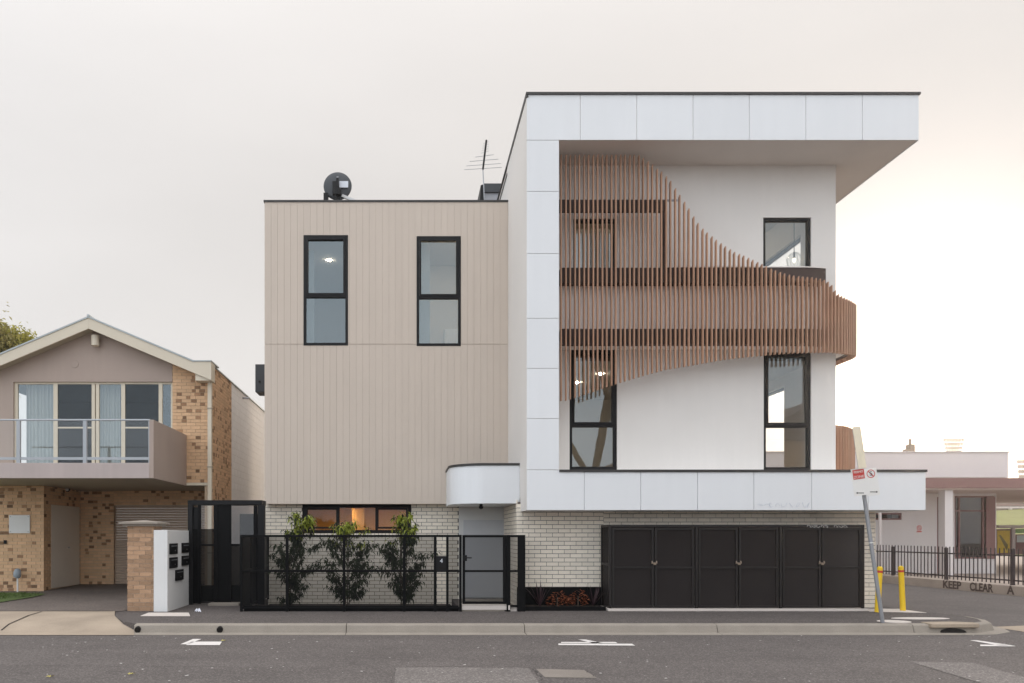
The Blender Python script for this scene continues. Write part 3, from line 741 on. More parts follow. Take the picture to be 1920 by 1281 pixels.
band(.108, .22, zc(647), zc(617), x0s, 99, 18.8).build('edge_beam', 'steel_brown', BAL, merge=True)
band(.30, .36, zc(617.2) , zc(531.2), x0s, 8.75, 18.8).build('parapet', 'parapet_white', BAL, merge=True)
band(.22, .58, zc(647) + .01, zc(647) + .12, x0s, 99, 18.8).build('floor_slab', 'parapet_white', BAL, merge=True)
band(.100, .33, zc(502), zc(502) + .02, X(1250, YS), 8.75).build('capping', 'parapet_white', BAL, merge=True)
m = MB().box(x0s, X(1252, YS), YS + .108, YS + .19, zc(397), zc(375)); m.build('top_beam', 'steel_brown', BAL)
MB().box(X(1244, YS + .1), X(1251.5, YS + .1), YS + .108, YS + .19, zc(502), zc(397.2)).build('post', 'steel_brown', BAL)
MB().box(X(1251.7, YS + .1), X(1271, YS + .1), YS + .108, YS + .12, zc(378), zc(374.5)).build('bracket', 'galv', BAL)
# second screen on the terrace to the right
S2 = thing('slat_screen', 'short brown timber slat screen standing on the terrace behind the leaning sign', 'screen', (9.6, 16.8, zA))
zq = Z(799, 16.6)
for i in range(13):
    t = i / 12; x = XR + .06 + .088 * i; y = 16.4 + .9 * (1 - math.cos(t * math.pi / 2))
    n = Vector((.3 + t, -1, 0)).normalized(); tt = Vector((-n.y, n.x, 0))
    MB().obox((x, y, (zA + zq) / 2), tt * .013, n * .032, Vector((0, 0, (zq - zA) / 2 - .01))).build('slat', 'timber', S2)
m = MB()
m.box(XR + .05, XR + 1.15, 17.36, 17.42, zA + .1, zA + .25); m.build('rail', 'steel_brown', S2)

# ------------------------------------------------------------------ roof things
Ysd = 18.6
D = thing('satellite_dish', 'dark grey satellite dish with white label seen from behind on the tan roof', 'satellite dish', (X(633, Ysd), Ysd, TZ1))
dc = Vector((X(633, Ysd), Ysd, Z(349, Ysd))); rd = 26.5 * Ysd / F
MB().lathe([(0, -.034), (rd * .35, -.030), (rd * .7, -.018), (rd * .96, .0), (rd, .012), (rd * .98, .016), (rd * .7, -.006), (rd * .3, -.018), (0, -.022)], dc, 40, ax='y').build('reflector', 'dish_grey', D, smooth=True)
m = MB().box(dc.x - .11, dc.x + .03, dc.y - .19, dc.y - .06, dc.z - .28, dc.z + .04); m.box(dc.x - .02, dc.x + .04, dc.y - .2, dc.y - .1, dc.z - .1, dc.z + .12); m.cyl((dc.x - .03, dc.y - .12, TZ1 - .1), (dc.x - .03, dc.y - .12, dc.z), .035); m.box(dc.x + .03, dc.x + .09, dc.y - .2, dc.y - .08, dc.z - .28, dc.z - .12)
m.build('bracket', 'frame_black', D, bevel=.01); MB().cyl((dc.x - .01, dc.y - .16, dc.z + .13), (dc.x + .035, dc.y - .16, dc.z + .13), .025).build('clamp', 'box_grey', D)
MB().box(dc.x + .05, dc.x + .265, dc.y - .078, dc.y - .07, dc.z - .07, dc.z + .085).build('label_plate', 'label_white', D)
m = MB().obox((dc.x + .28, dc.y + .0, dc.z - .31), (.17, 0, -.07), (0, .03, 0), (.012, 0, .03)); m.build('arm', 'letter_white', D)
MB().box(dc.x - .33, dc.x - .22, dc.y - .15, dc.y, TZ1 - .1, dc.z - .23).build('foot', 'frame_black', D)
Ya = 19.0
A = thing('tv_antenna', 'thin television antenna on a leaning mast above the tan roof', 'antenna', (X(910, Ya), Ya, TZ1))
p0 = Vector((X(911, Ya), Ya, TZ1 - .2)); p1 = Vector((X(905.5, Ya), Ya, Z(318, Ya))); p2 = Vector((X(912, Ya), Ya + .7, Z(263, Ya) + .25))
p2 = Vector((X(912, Ya), Ya, Z(263, Ya)))
MB().cyl(p0, p1 + (p1 - p0) * .05, .013, n=8).build('mast', 'galv', A); MB().cyl(p1, p2, .024, n=8).build('boom', 'frame_black', A)
for f, hw in ((.02, .47), (.15, .43), (.3, .36), (.45, .23), (.58, .10), (.66, .09), (.74, .085), (.82, .08), (.9, .075)):
    c = p1.lerp(p2, f); MB().cyl(c + Vector((-hw, 0, -.02)), c + Vector((hw, 0, .04)), .006 if hw > .2 else .004, n=6).build('element', 'galv', A)
Yh = 20.0
Hh = thing('roof_hatch', 'grey boxed roof hatch with dark sloping side beside the tall white wall', 'roof hatch', (X(920, Yh), Yh, TZ1))
x0, x1 = X(908, Yh), X(944, Yh)
MB().box(x0, x1, Yh, Yh + 1.2, TZ1 - .3, Z(362, Yh)).build('body', 'box_grey', Hh); MB().box(x0 - .03, x1 + .03, Yh - .06, Yh + 1.2, Z(362, Yh) + .001, Z(346, Yh)).build('lid', 'dark_box', Hh)
MB().prism([(X(895, Yh), TZ1 - .3), (X(907, Yh), TZ1 - .3), (X(907, Yh), Z(347, Yh)), (X(901, Yh), Z(349, Yh))], 'y', Yh - .05, Yh + .9).build('side_panel', 'frame_black', Hh)
Ye = 20.5
o = thing('wall_box', 'dark grey metal box fixed high on the side of the tan building', 'wall box', (X(487, Ye), Ye, Z(735, Ye)))
MB().box(X(478.5, Ye), TX0 - .002, Ye, Ye + .6, Z(735, Ye), Z(683, Ye)).build('casing', 'dark_box', o, bevel=.01); MB().cyl((X(487, Ye), Ye - .02, Z(716, Ye)), (X(487, Ye), Ye, Z(716, Ye)), .03).build('knob', 'hole', o)
o = thing('security_camera', 'small black dome camera under the curved white canopy', 'camera', (X(902, 16.2), 16.2, cz0))
MB().cyl((X(902, 16.2), 16.2, cz0), (X(902, 16.2), 16.2, cz0 - .05), .035).build('mount', 'frame_black', o); MB().lathe([(.05, 0), (.048, -.03), (.03, -.055), (0, -.06)], (X(902, 16.2), 16.2, cz0 - .05), 14).build('dome', 'frame_black', o, smooth=True)

# faint pen tag on the lower fascia
o = thing('graffiti_tag', 'faint grey scrawled pen tag on the lower white fascia panel', 'graffiti', (X(1470, YF), YF, Z(945, YF)))
m = MB()
for cxp, wd, ht in ((1424, 10, 3), (1438, 8, 4), (1446, 6, 8), (1458, 7, 5), (1470, 9, 7), (1484, 7, 8), (1497, 6, 8), (1508, 6, 9), (1516, 5, 9)):
    pts = [(X(cxp + wd * .6 * math.cos(k * .8 + cxp), YF), YF - .003, Z(947 + ht * .55 * math.sin(k * 1.1 + cxp * .7), YF)) for k in range(6)]
    m.tube(pts, .0035, 4)
m.build('scrawl', 'tag_blue', o, kind='stuff')

# ------------------------------------------------------------------ bin store
YC = 15.1
K = thing('bin_store', 'long dark mesh bin store with three pairs of doors against the white brick', 'bin store', (6.6, YC, .15))
k0, k1, kz0, kz1 = X(1142, YC), X(1621, YC), .205, Z(984, YC)
MB().prism([(k0 - .03, YC - .06), (k1 + .05, YC - .06), (k1 + .05, YB - .02), (k0 - .03, YB - .02)], 'z', .152, .202).build('plinth', 'white_concrete', K, bevel=.006)
m = MB()
for x in (k0, X(1306, YC) - .02, X(1464, YC) - .02, k1 - .05): m.box(x, x + .05, YC + .0, YC + .05, kz0, kz1 - .05)
m.box(k0, k1, YC, YC + .05, kz1 - .05, kz1); m.box(k0, k0 + .04, YC + .6, YC + .64, kz0, kz1); m.box(k0, k0 + .04, YC + .051, YC + .6, kz1 - .05, kz1); m.box(k0, k0 + .04, YC + .051, YC + .6, 1.05, 1.10)
m.build('frame', 'cage_frame', K, bevel=.004)
MB().box(k0 + .05, k1 - .05, YC + .06, YB - .03, kz1 - .04, kz1 - .02).build('roof', 'cage_frame', K)
MB().box(k0 + .06, k1 + .38, YB - .05, YB - .025, kz0, kz1 - .06).build('back_panel', 'back_grey', K)
MB().quad((k0 + .02, YC + .05, kz0), (k0 + .02, YC + .6, kz0), (k0 + .02, YC + .6, kz1), (k0 + .02, YC + .05, kz1)).build('mesh_panel', 'cage_mesh', K)
leafs = [(1148, 1226), (1228, 1302), (1310, 1384), (1386, 1460), (1468, 1540), (1542, 1616)]
for i, (a, b) in enumerate(leafs):
    a_, b_ = X(a, YC), X(b, YC); z0, z1 = kz0 + .015, kz1 - .06
    dl = MB().wall('y', a_, b_, z0, z1, YC + .006, YC + .044, [(a_ + .045, b_ - .045, z0 + .045, 1.0), (a_ + .045, b_ - .045, 1.04, z1 - .045)]).build('door', 'cage_frame', K, bevel=.003)
    MB().quad((a_ + .02, YC + .03, z0 + .02), (b_ - .02, YC + .03, z0 + .02), (b_ - .02, YC + .03, z1 - .02), (a_ + .02, YC + .03, z1 - .02)).build('mesh_panel', 'cage_mesh', dl)
    if i % 2 == 0:
        lx = b_ + .008; lz = Z(1056, YC)
        m = MB().box(lx - .06, lx + .06, YC - .012, YC + .004, lz - .012, lz + .012); m.cyl((lx - .045, YC - .02, lz), (lx - .045, YC, lz + .04), .012); m.cyl((lx + .045, YC - .02, lz), (lx + .045, YC, lz + .04), .012); m.cyl((lx - .02, YC - .02, lz - .025), (lx + .03, YC - .02, lz - .025), .012)
        m.build('latch', 'lamp_grey', dl)
o = thing('chalk_scrawl', 'faint white scribble along the top rail of the bin store', 'graffiti', (X(1540, YC), YC, kz1)); m = MB()
for cxp, wd in ((1517, 6), (1525, 5), (1533, 6), (1542, 4), (1549, 5), (1567, 5), (1576, 6), (1585, 5)):
    m.tube([(X(cxp + wd * .7 * math.cos(k * 1.2 + cxp), YC), YC - .004, Z(987 + 2.6 * math.sin(k * 1.5 + cxp), YC)) for k in range(5)], .004, 4)
m.build('scrawl', 'room_wall', o, kind='stuff')

# ------------------------------------------------------------------ black fence with gate
YN = 15.0
FN = thing('front_fence', 'black steel mesh fence with gate and number plate in front of the shrubs', 'fence', (0, YN, .15))
fx0, fx1, fz1 = X(450, YN), X(985, YN), Z(1003, YN)
zr, zm, zb = fz1 - .045, Z(1071, YN), .22
def bar(x0, x1, y0, y1, z0, z1, name='rail', par=FN): return MB().box(x0, x1, y0, y1, z0, z1).build(name, 'fence_black', par, bevel=.003)
xg0, xg1 = X(866, YN), X(958, YN)
bar(fx0, xg0 - .05, YN, YN + .05, zr, fz1); bar(fx0, xg0 - .05, YN + .006, YN + .04, zm - .02, zm + .02); bar(fx0, xg0 - .05, YN + .004, YN + .044, zb - .02, zb + .02)
for px, w in ((450, .05), (538, .055), (645, .05), (758, .055), (816, .055), (839, .05)):
    bar(X(px, YN) + (0 if px == 450 else -w / 2), X(px, YN) + (w if px == 450 else w / 2), YN + .001, YN + .049, .15, zr - .001, 'post')
def mesh(x0, x1, z0, z1, y, par=FN): return MB().quad((x0, y, z0), (x1, y, z0), (x1, y, z1), (x0, y, z1)).build('mesh_panel', 'fence_mesh', par)
ps = [450, 538, 645, 758, 816, 839, 862]
for a, b in zip(ps, ps[1:]):
    if a == 816: continue
    mesh(X(a, YN) + .03, X(b, YN) - .03, zb, zr, YN + .026)
# left return: fence running back to the building corner
for z0, z1 in ((zr, fz1), (zm - .02, zm + .02), (zb - .02, zb + .02)): bar(fx0 + .005, fx0 + .045, YN + .051, YL - .03, z0, z1)
for yy in (15.9, 16.9, 17.9): bar(fx0 + .002, fx0 + .048, yy, yy + .05, .15, zr - .001, 'post')
MB().quad((fx0 + .025, YN + .05, zb), (fx0 + .025, YL - .05, zb), (fx0 + .025, YL - .05, zr), (fx0 + .025, YN + .05, zr)).build('mesh_panel', 'gate_mesh', FN)
# gate
G = MB()
G.wall('y', xg0 + .012, xg1 - .09, .30, fz1 - .004, YN + .004, YN + .044, [(xg0 + .065, xg1 - .155, .35, zm - .02), (xg0 + .065, xg1 - .155, zm + .02, fz1 - .05)])
gt = G.build('gate', 'fence_black', FN, bevel=.003); mesh(xg0 + .03, xg1 - .12, .32, fz1 - .02, YN + .03, gt)
m = MB().box(xg0 + .03, xg0 + .10, YN - .02, YN + .003, Z(1052, YN), Z(1041, YN)); m.cyl((xg0 + .07, YN - .04, Z(1046, YN)), (xg0 + .19, YN - .04, Z(1046, YN)), .012); m.build('handle', 'frame_black', gt)
bar(xg0 - .05, xg0 - .002, YN, YN + .05, .15, fz1, 'post'); bar(xg1 - .085, xg1 - .01, YN, YN + .05, .15, fz1 - .002, 'post')
bar(X(971, YN), fx1, YN, YN + .05, .15, fz1 - .001, 'post'); bar(xg1 - .009, X(971, YN) - .002, YN, YN + .05, zr, fz1 - .002); bar(xg1 - .009, X(971, YN) - .002, YN + .004, YN + .04, zm - .02, zm + .02); bar(xg1 - .009, X(971, YN) - .002, YN + .004, YN + .04, .24, .28)
mesh(xg1 - .009, X(971, YN), .28, zr, YN + .026)
for z0, z1 in ((zr, fz1 - .002), (zm - .02, zm + .02), (.24, .28)): bar(fx1 - .045, fx1 - .005, YN + .051, YB - .03, z0, z1)
MB().quad((fx1 - .025, YN + .05, .25), (fx1 - .025, YB - .04, .25), (fx1 - .025, YB - .04, zr), (fx1 - .025, YN + .05, zr)).build('mesh_panel', 'gate_mesh', FN)
MB().box(X(957, YN), X(970, YN), YN + .06, YN + .2, .15, .24).build('foot_block', 'white_concrete', FN)
lb = thing('letterbox', 'black letterbox with a white number four on the front fence', 'letterbox', (X(827.5, YN), YN, Z(1057, YN)))
MB().box(X(818.5, YN), X(836.5, YN), YN - .02, YN + .16, Z(1072, YN), Z(1043, YN)).build('box', 'frame_black', lb, bevel=.006)
MB().box(X(822, YN), X(833, YN), YN - .028, YN - .021, Z(1067, YN), Z(1063, YN)).build('slot', 'hole', lb)
text('number', '4', .115, 'label_white', lb, (X(827.5, YN), YN - .024, Z(1052, YN)))
o = thing('entry_step', 'pale concrete step below the black front gate', 'step', (X(910, YN), YN, .15))
MB().prism([(xg0 + .0, YN + .03), (xg1 - .10, YN + .03), (xg1 - .02, YN - .02), (xg1 - .02, YN + .6), (xg0, YN + .6)], 'z', .18, .275).build('tread', 'white_concrete', o, bevel=.008); MB().box(xg0 + .01, xg1 - .12, YN + .045, YN + .5, .152, .179).build('base', 'kerb_concrete', o)
# garden bed edging and soil behind the fence
MB().box(fx0 + .06, xg0 - .06, YN + .095, YN + .135, -.02, .26).build('garden_edge', 'fence_black', kind='structure')
MB().box(fx0 + .06, xg0 - .06, YN + .136, YL - .01, -.045, .035).build('garden_soil', 'soil', kind='structure')
MB().box(fx1 + .01, k0 - .05, YN + .16, YN + .19, .15, .235).build('garden_edge', 'fence_black', kind='structure')
MB().box(fx1 + .01, k0 - .05, YN + .191, YB - .025, .151, .215).build('garden_soil', 'soil', kind='structure')

# shrubs
def leaf(m, p, d, ln, w, droop=.35):
    d = d.normalized(); s = d.cross(Vector((0, 0, 1)))
    if s.length < .05: s = Vector((1, 0, 0))
    s = (s.normalized() + Vector((random.uniform(-.4, .4), random.uniform(-.4, .4), random.uniform(-.4, .4)))).normalized()
    mid = p + d * ln * .5; tip = p + d * ln + Vector((0, 0, -droop * ln))
    m.quad(p, mid + s * w, tip, mid - s * w)
def shrub(px, Y, top_py, wpx, base_py, label, skew=0, seed=1, tops=()):
    rs = random.getstate(); random.seed(seed)
    x0 = X(px, Y); zt = Z(top_py, Y); T = thing('shrub', label, 'shrub', (x0, Y, .03), 'leafy shrubs behind the black fence')
    tr = MB(); fo = MB(); nw = MB(); sc = Y / F; hw = wpx / 2 * sc
    nb = 21
    for s in range(3):
        a = random.uniform(0, 6.28); tr.tube([(x0 + .04 * s - .04, Y, .0), (x0 + .08 * math.cos(a), Y + .06 * math.sin(a), .9), (x0 + skew * sc + .1 * math.cos(a), Y + .1 * math.sin(a), zt - .25)], .013 - .002 * s, 6)
    for i in range(nb):
        f = (i + .3) / nb; zb_ = .20 + f * (zt - .38); xa = x0 + skew * sc * f
        prof = min(1, .55 + 1.5 * f) if f < .5 else max(.28, 1.25 - .95 * (f - .5) / .5)
        for q in range(3):
            a = random.uniform(0, 6.28); rr = hw * prof * random.uniform(.5, 1.12); ln = rr
            b0 = Vector((xa, Y, zb_)); b1 = b0 + Vector((rr * math.cos(a), rr * .7 * math.sin(a), random.uniform(.12, .34)))
            tr.tube([b0, b1], .005, 4)
            for k in range(34):
                t = random.uniform(.45, 1.08); p = b0.lerp(b1, t) + Vector((random.gauss(0, .03), random.gauss(0, .03), random.gauss(0, .03)))
                dd = Vector((random.uniform(-1, 1), random.uniform(-1, 1), random.uniform(-1.0, .25)))
                target = nw if (f > .72 and random.random() < (f - .62) * 2.4) else fo
                leaf(target, p, dd, random.uniform(.075, .125), random.uniform(.014, .022), .5)
    tr.build('stem', 'bark', T); fo.build('foliage', 'leaf_dark', T); nw.build('new_leaves', 'leaf_new', T)
    random.setstate(rs)
shrub(546, 15.9, 962, 100, 1130, 'leafy green shrub behind the black fence, left of the three below the window', 26, 3)
shrub(652, 15.9, 978, 118, 1130, 'rounded leafy shrub behind the fence under the middle of the orange window', 0, 5)
shrub(757, 15.9, 968, 92, 1130, 'narrow leafy shrub behind the fence nearest the number four letterbox', 4, 9)
def spiky(px, Y, h, label, mat, n=16, spread=.9):
    x = X(px, Y); T = thing('garden_plant', label, 'plant', (x, Y, .21), 'small plants in the bed beside the bin store'); m = MB()
    for i in range(n):
        a = random.uniform(0, 6.28); out = random.uniform(.15, spread); d = Vector((out * math.cos(a), out * .6 * math.sin(a), 1)).normalized(); s = Vector((-math.sin(a), math.cos(a), 0)) * .012
        p = Vector((x, Y, .21)); l_ = h * random.uniform(.7, 1.1); q = p + d * l_ * .6; t = p + d * l_ + Vector((0, 0, -.12 * l_ * out))
        m.quad(p - s, p + s, q + s, t, q - s)
    m.build('leaves', mat, T)
def bushy(px, Y, w, h, label, seed):
    random.seed(seed); x = X(px, Y); T = thing('garden_plant', label, 'plant', (x, Y, .21), 'small plants in the bed beside the bin store'); m = MB()
    for i in range(150):
        a = random.uniform(0, 6.28); r = math.sqrt(random.random()) * w; z = random.random() ** .8 * h * (1 - (r / w) ** 2 * .6)
        leaf(m, Vector((x + r * math.cos(a), Y + r * .7 * math.sin(a), .22 + z)), Vector((math.cos(a), math.sin(a), random.uniform(-.1, .9))), random.uniform(.05, .09), .02, .3)
    m.build('leaves', 'leaf_red', T); MB().cyl((x, Y, .18), (x, Y, .22 + h * .6), .012, n=6).build('stem', 'bark', T)
spiky(1012, 15.45, .55, 'dark spiky leaved plant next to the fence end post', 'leaf_purple', 18)
bushy(1045, 15.5, .20, .30, 'low rusty red leaved plant in the bed, nearer the fence', 4)
bushy(1084, 15.5, .20, .34, 'low rusty red leaved plant in the bed, nearer the bin store', 6)
spiky(1112, 15.5, .50, 'purple spiky leaved plant against the bin store side', 'leaf_purple', 20)

# ------------------------------------------------------------------ side gate, letterbox wall, brick pier
YG = 16.5
SG = thing('side_gate', 'tall black framed entrance gate between the letterbox wall and tan building', 'gate', (X(425, YG), YG, .15))
gx0, gx1 = X(352, YG), X(496, YG); gz1 = Z(938, YG)
def gb(x0, x1, y0, y1, z0, z1, name, mat='fence_black'): return MB().box(x0, x1, y0, y1, z0, z1).build(name, mat, SG, bevel=.004)
gb(gx0, X(491, YG), YG, YG + .5, gz1 - .10, gz1, 'top_beam', 'frame_black'); gb(gx0, X(361, YG), YG, YG + .1, .15, gz1 - .101, 'post', 'frame_black'); gb(X(483, YG), gx1, YG + .0, YG + .12, .15, gz1 - .11, 'post', 'frame_black')
gb(X(400, YG), X(408, YG), YG + .02, YG + .06, .17, gz1 - .101, 'post'); gb(X(425, YG), X(433, YG), YG + .02, YG + .06, .17, gz1 - .101, 'post'); gb(X(370, YG), X(376, YG), YG + .02, YG + .06, .17, gz1 - .101, 'post'); gb(X(475, YG), X(482, YG), YG + .02, YG + .06, .17, gz1 - .12, 'post')
gb(X(376, YG) + .002, X(400, YG) - .002, YG + .022, YG + .058, Z(1024, YG), Z(1020, YG), 'rail'); gb(X(433, YG) + .002, X(475, YG) - .002, YG + .022, YG + .058, Z(1024, YG), Z(1020, YG), 'rail'); gb(X(376, YG) + .002, X(475, YG), YG + .061, YG + .09, Z(1128, YG), Z(1098, YG), 'rail')
gb(X(408, YG), X(425, YG), YG + .03, YG + .05, .2, gz1 - .102, 'side_panel')
for a, b, z0, z1, mt in ((376, 400, Z(992, YG), gz1 - .11, 'glass_clear'), (433, 475, Z(1020, YG), gz1 - .12, 'glass_dark')):
    MB().quad((X(a, YG), YG + .04, z0), (X(b, YG), YG + .04, z0), (X(b, YG), YG + .04, z1), (X(a, YG), YG + .04, z1)).build('pane', mt, SG)
for a, b, z1 in ((360, 400, Z(992, YG)), (433, 484, Z(1020, YG))):
    MB().quad((X(a, YG), YG + .045, .18), (X(b, YG), YG + .045, .18), (X(b, YG), YG + .045, z1), (X(a, YG), YG + .045, z1)).build('mesh_panel', 'gate_mesh', SG)
gb(X(361, YG), X(370, YG), YG + .06, YG + .1, .17, gz1 - .15, 'mullion', 'room_wall' if False else 'frame_black')
MB().box(X(396, YG), X(452, YG), YG - .25, YG + .3, .152, .20).build('threshold', 'kerb_concrete', SG)
MB().box(-4.9, -3.33, 22.4, 22.5, .15, 2.3).build('passage_fence', 'fence_black'); tag(bpy.data.objects['passage_fence'], 'plain dark fence closing the passage behind the side gate', 'fence')
LW = thing('letterbox_wall', 'white rendered wall end carrying five black letterboxes beside the brick pier', 'wall', (X(300, YN), 15.0, .15))
wx0, wx1 = X(288, YN), X(314, YN); wz = Z(994, YN)
MB().box(wx0, wx1, YN, 16.48, .12, wz).build('wall', 'letter_white', LW, bevel=.006)
def xside(px): return F * wx1 / (px - CX)      # depth at which a pixel column meets the wall's right face
for (a, b, t, e, lab) in ((317, 331, 1019, 1039, 'black letterbox in the top row of the white wall, nearer the street'), (340, 352.5, 1018, 1036.5, 'black letterbox in the top row of the white wall, farther from the street'), (317, 331, 1045, 1065, 'black letterbox in the second row of the white wall, nearer the street'), (340, 352.5, 1042, 1060, 'black letterbox in the second row of the white wall, farther from the street'), (328, 342, 1068, 1088, 'single lowest black letterbox on the white wall')):
    y0, y1 = xside(a), xside(b); ym = (y0 + y1) / 2; z1, z0 = Z(t, ym), Z(e, ym)
    o = thing('letterbox', lab, 'letterbox', (wx1, ym, z0), 'black letterboxes on the white wall')
    MB().box(wx1 + .001, wx1 + .03, y0, y1, z0, z1).build('box', 'frame_black', o, bevel=.005)
    MB().box(wx1 + .031, wx1 + .036, y0 + .06, y1 - .06, z1 - .06, z1 - .045).build('slot', 'galv', o)
    MB().cyl((wx1 + .03, ym + .05, z0 + .07), (wx1 + .038, ym + .05, z0 + .07), .013).build('lock', 'steel', o)
BP = thing('brick_pier', 'short brown brick pier with a stone cap beside the white letterbox wall', 'pier', (X(263, 15.1), 15.1, .15))
pxa, pxb, py0, py1 = X(238.5, 15.1), X(288, 15.1) - .002, 15.1, 15.62; pz = Z(987, 15.1)
MB().box(pxa + .012, pxb - .006, py0 + .012, py1 - .012, .12, pz).build('core', 'pier_mortar', BP)
PB = Bricks(BP, 'pier_brick', bl=.242, bh=.0863, budget=300); PB.lay('y', py0 + .012, pxa, pxb, .15, pz); PB.lay('-x', pxa + .012, py0 + .013, py1, .15, pz); PB.lay('+x', pxb - .006, py0 + .013, py1, .15, pz, parts=False)
PB.finish()
cpx = (pxa + pxb) / 2; cw = .39
m = MB(); zc0 = pz + .0
m.box(cpx - .33, cpx + .33, py0 - .06, py1 + .06, zc0 + .001, zc0 + .045)
bz = [(cpx - cw, py0 - .12, zc0 + .046), (cpx + cw, py0 - .12, zc0 + .046), (cpx + cw, py1 + .12, zc0 + .046), (cpx - cw, py1 + .12, zc0 + .046)]
bt = [(a, b, c + .035) for a, b, c in bz]; ap = (cpx, (py0 + py1) / 2, zc0 + .13)
m.quad(*bz)
for k in range(4): m.quad(bz[k], bz[(k+1) % 4], bt[(k+1) % 4], bt[k]); m.quad(bt[k], bt[(k+1) % 4], ap)
m.build('cap', 'pier_cap', BP)

# ------------------------------------------------------------------ neighbouring gabled house
NH = thing('gabled_house', 'two storey mauve and tan brick house with cream gable roof and balcony', 'house', (-8, 19.5, .2))
Y0, YR, YG2 = 19.5, 19.12, 21.7
hx1 = -4.97; bxl = X(323, Y0); rx0 = -9.31
ax, az, slp = X(166, YR), Z(594.5, YR), .42
xr1 = X(364, YR); xe = X(396, YR); ze = Z(678, YR)
def roofz(x): return az - slp * abs(x - ax)
GLZ = (X(25, Y0), bxl - .01, 3.12, Z(716, Y0))
xl_ = -10.95
gable = MB()
xg_ = ax - (az - .2 - GLZ[3]) / slp
poly = [(xg_, GLZ[3]), (bxl, GLZ[3]), (bxl, roofz(bxl) - .2), (ax, az - .2)]
gable.prism(poly, 'y', Y0, Y0 + .2); gable.box(xg_, GLZ[0], Y0, Y0 + .2, 2.95, GLZ[3]); gable.build('gable_wall', 'mauve', NH)
MB().prism([(bxl + .003, 3.02), (hx1 - .012, 3.02), (hx1 - .012, roofz(hx1) - .2), (bxl + .003, roofz(bxl) - .2)], 'y', Y0 + .012, Y0 + .2).build('brick_backing', 'tan_mortar', NH)
TB = Bricks(NH, 'tan_brick', bl=.24, bh=.086, budget=300, dark=('flash_brick', .36))
n_c = int((roofz(bxl) - .2 - 3.02) / .086)
for i in range(n_c):                                       # courses trimmed to the roof slope
    zc_ = 3.02 + i * .086; lim = min(hx1, ax + (az - .2 - zc_ - .086) / slp)
    if lim > bxl + .05: TB.lay('y', Y0 + .012, bxl + .003, lim, zc_, zc_ + .086, phase=i)
TB.lay('y', Y0 + .012, xl_, rx0, .22, 2.94, parts=True)
TB.lay('-x', 0, 0, 0, 0, 0)
MB().wall('y', xl_, rx0 - .012, .1, 2.94, Y0 + .012, Y0 + .2).build('brick_backing', 'tan_mortar', NH)
# return with cream door
dy0, dy1 = F * rx0 / (96 - CX), F * rx0 / (149.5 - CX); dz1 = Z(946.5, (dy0))
MB().wall('x', Y0 + .2, YG2 + .2, .1, 2.94, rx0 - .2, rx0 - .012).build('brick_backing', 'tan_mortar', NH)
TB.lay('+x', rx0 - .012, Y0 + .013, YG2, .24, 2.94, holes=[(dy0, dy1, 0, dz1)])
dd = MB().box(rx0 - .011, rx0 + .004, dy0, dy1 - .02, .27, dz1).build('door', 'door_cream', NH, bevel=.004)
MB().cyl((rx0 + .004, (dy0 + dy1) / 2 + .12, 1.33), (rx0 + .05, (dy0 + dy1) / 2 + .12, 1.33), .025).build('handle', 'steel', dd)
# garage back wall and roller door
gx_ = X(213, YG2)
MB().wall('y', rx0 - .012, hx1 - .02, .1, 2.94, YG2 + .012, YG2 + .2, [(gx_, hx1 - .3, .1, 2.52)]).build('brick_backing', 'tan_mortar', NH)
TB.lay('y', YG2 + .012, rx0 + .002, gx_, .26, 2.94); TB.lay('y', YG2 + .012, gx_ + .003, hx1 - .02, 2.53, 2.94)
gd = thing('garage_door', 'brown ribbed roller garage door under the balcony', 'garage door', (-6.8, YG2, .26))
GD = MB()
nr = 30
for i in range(nr):
    z0 = .27 + i * (2.25 / nr); z1 = z0 + 2.25 / nr
    MB().prism([(YG2 + .14, z0), (YG2 + .105, z0 + .004), (YG2 + .098, z0 + .04), (YG2 + .105, z1 - .012), (YG2 + .14, z1 - .003)], 'x', gx_, hx1 - .3).build('slat', 'roller', gd)
# right side wall of the house
MB().wall('x', Y0 + .013, 21.65, .1, 6.02, hx1 - .2, hx1 - .012).build('brick_backing', 'tan_mortar', NH)
TB.lay('+x', hx1 - .012, Y0 + .0, 21.65, .2, 6.02)
TB.finish()
MB().wall('x', 21.66, 30, .1, 6.02, hx1 - .2, hx1 - .012).build('side_wall', 'block_white', NH)
WB = Bricks(NH, 'block_white', name='block', bl=.4, bh=.2, j=.006, t=.008, budget=160); WB.lay('+x', hx1 - .012, 21.66, 30, .2, 6.0); WB.finish()
MB().box(hx1 - .22, hx1 + .03, Y0 + .0, 30, 6.021, 6.05).build('wall_capping', 'roof_metal', NH)
m = MB(); yy = F * hx1 / (455 - CX); m.cyl((hx1, yy, 5.86), (hx1 + .18, yy, 5.86), .03); m.build('vent_pipe', 'box_grey', NH)
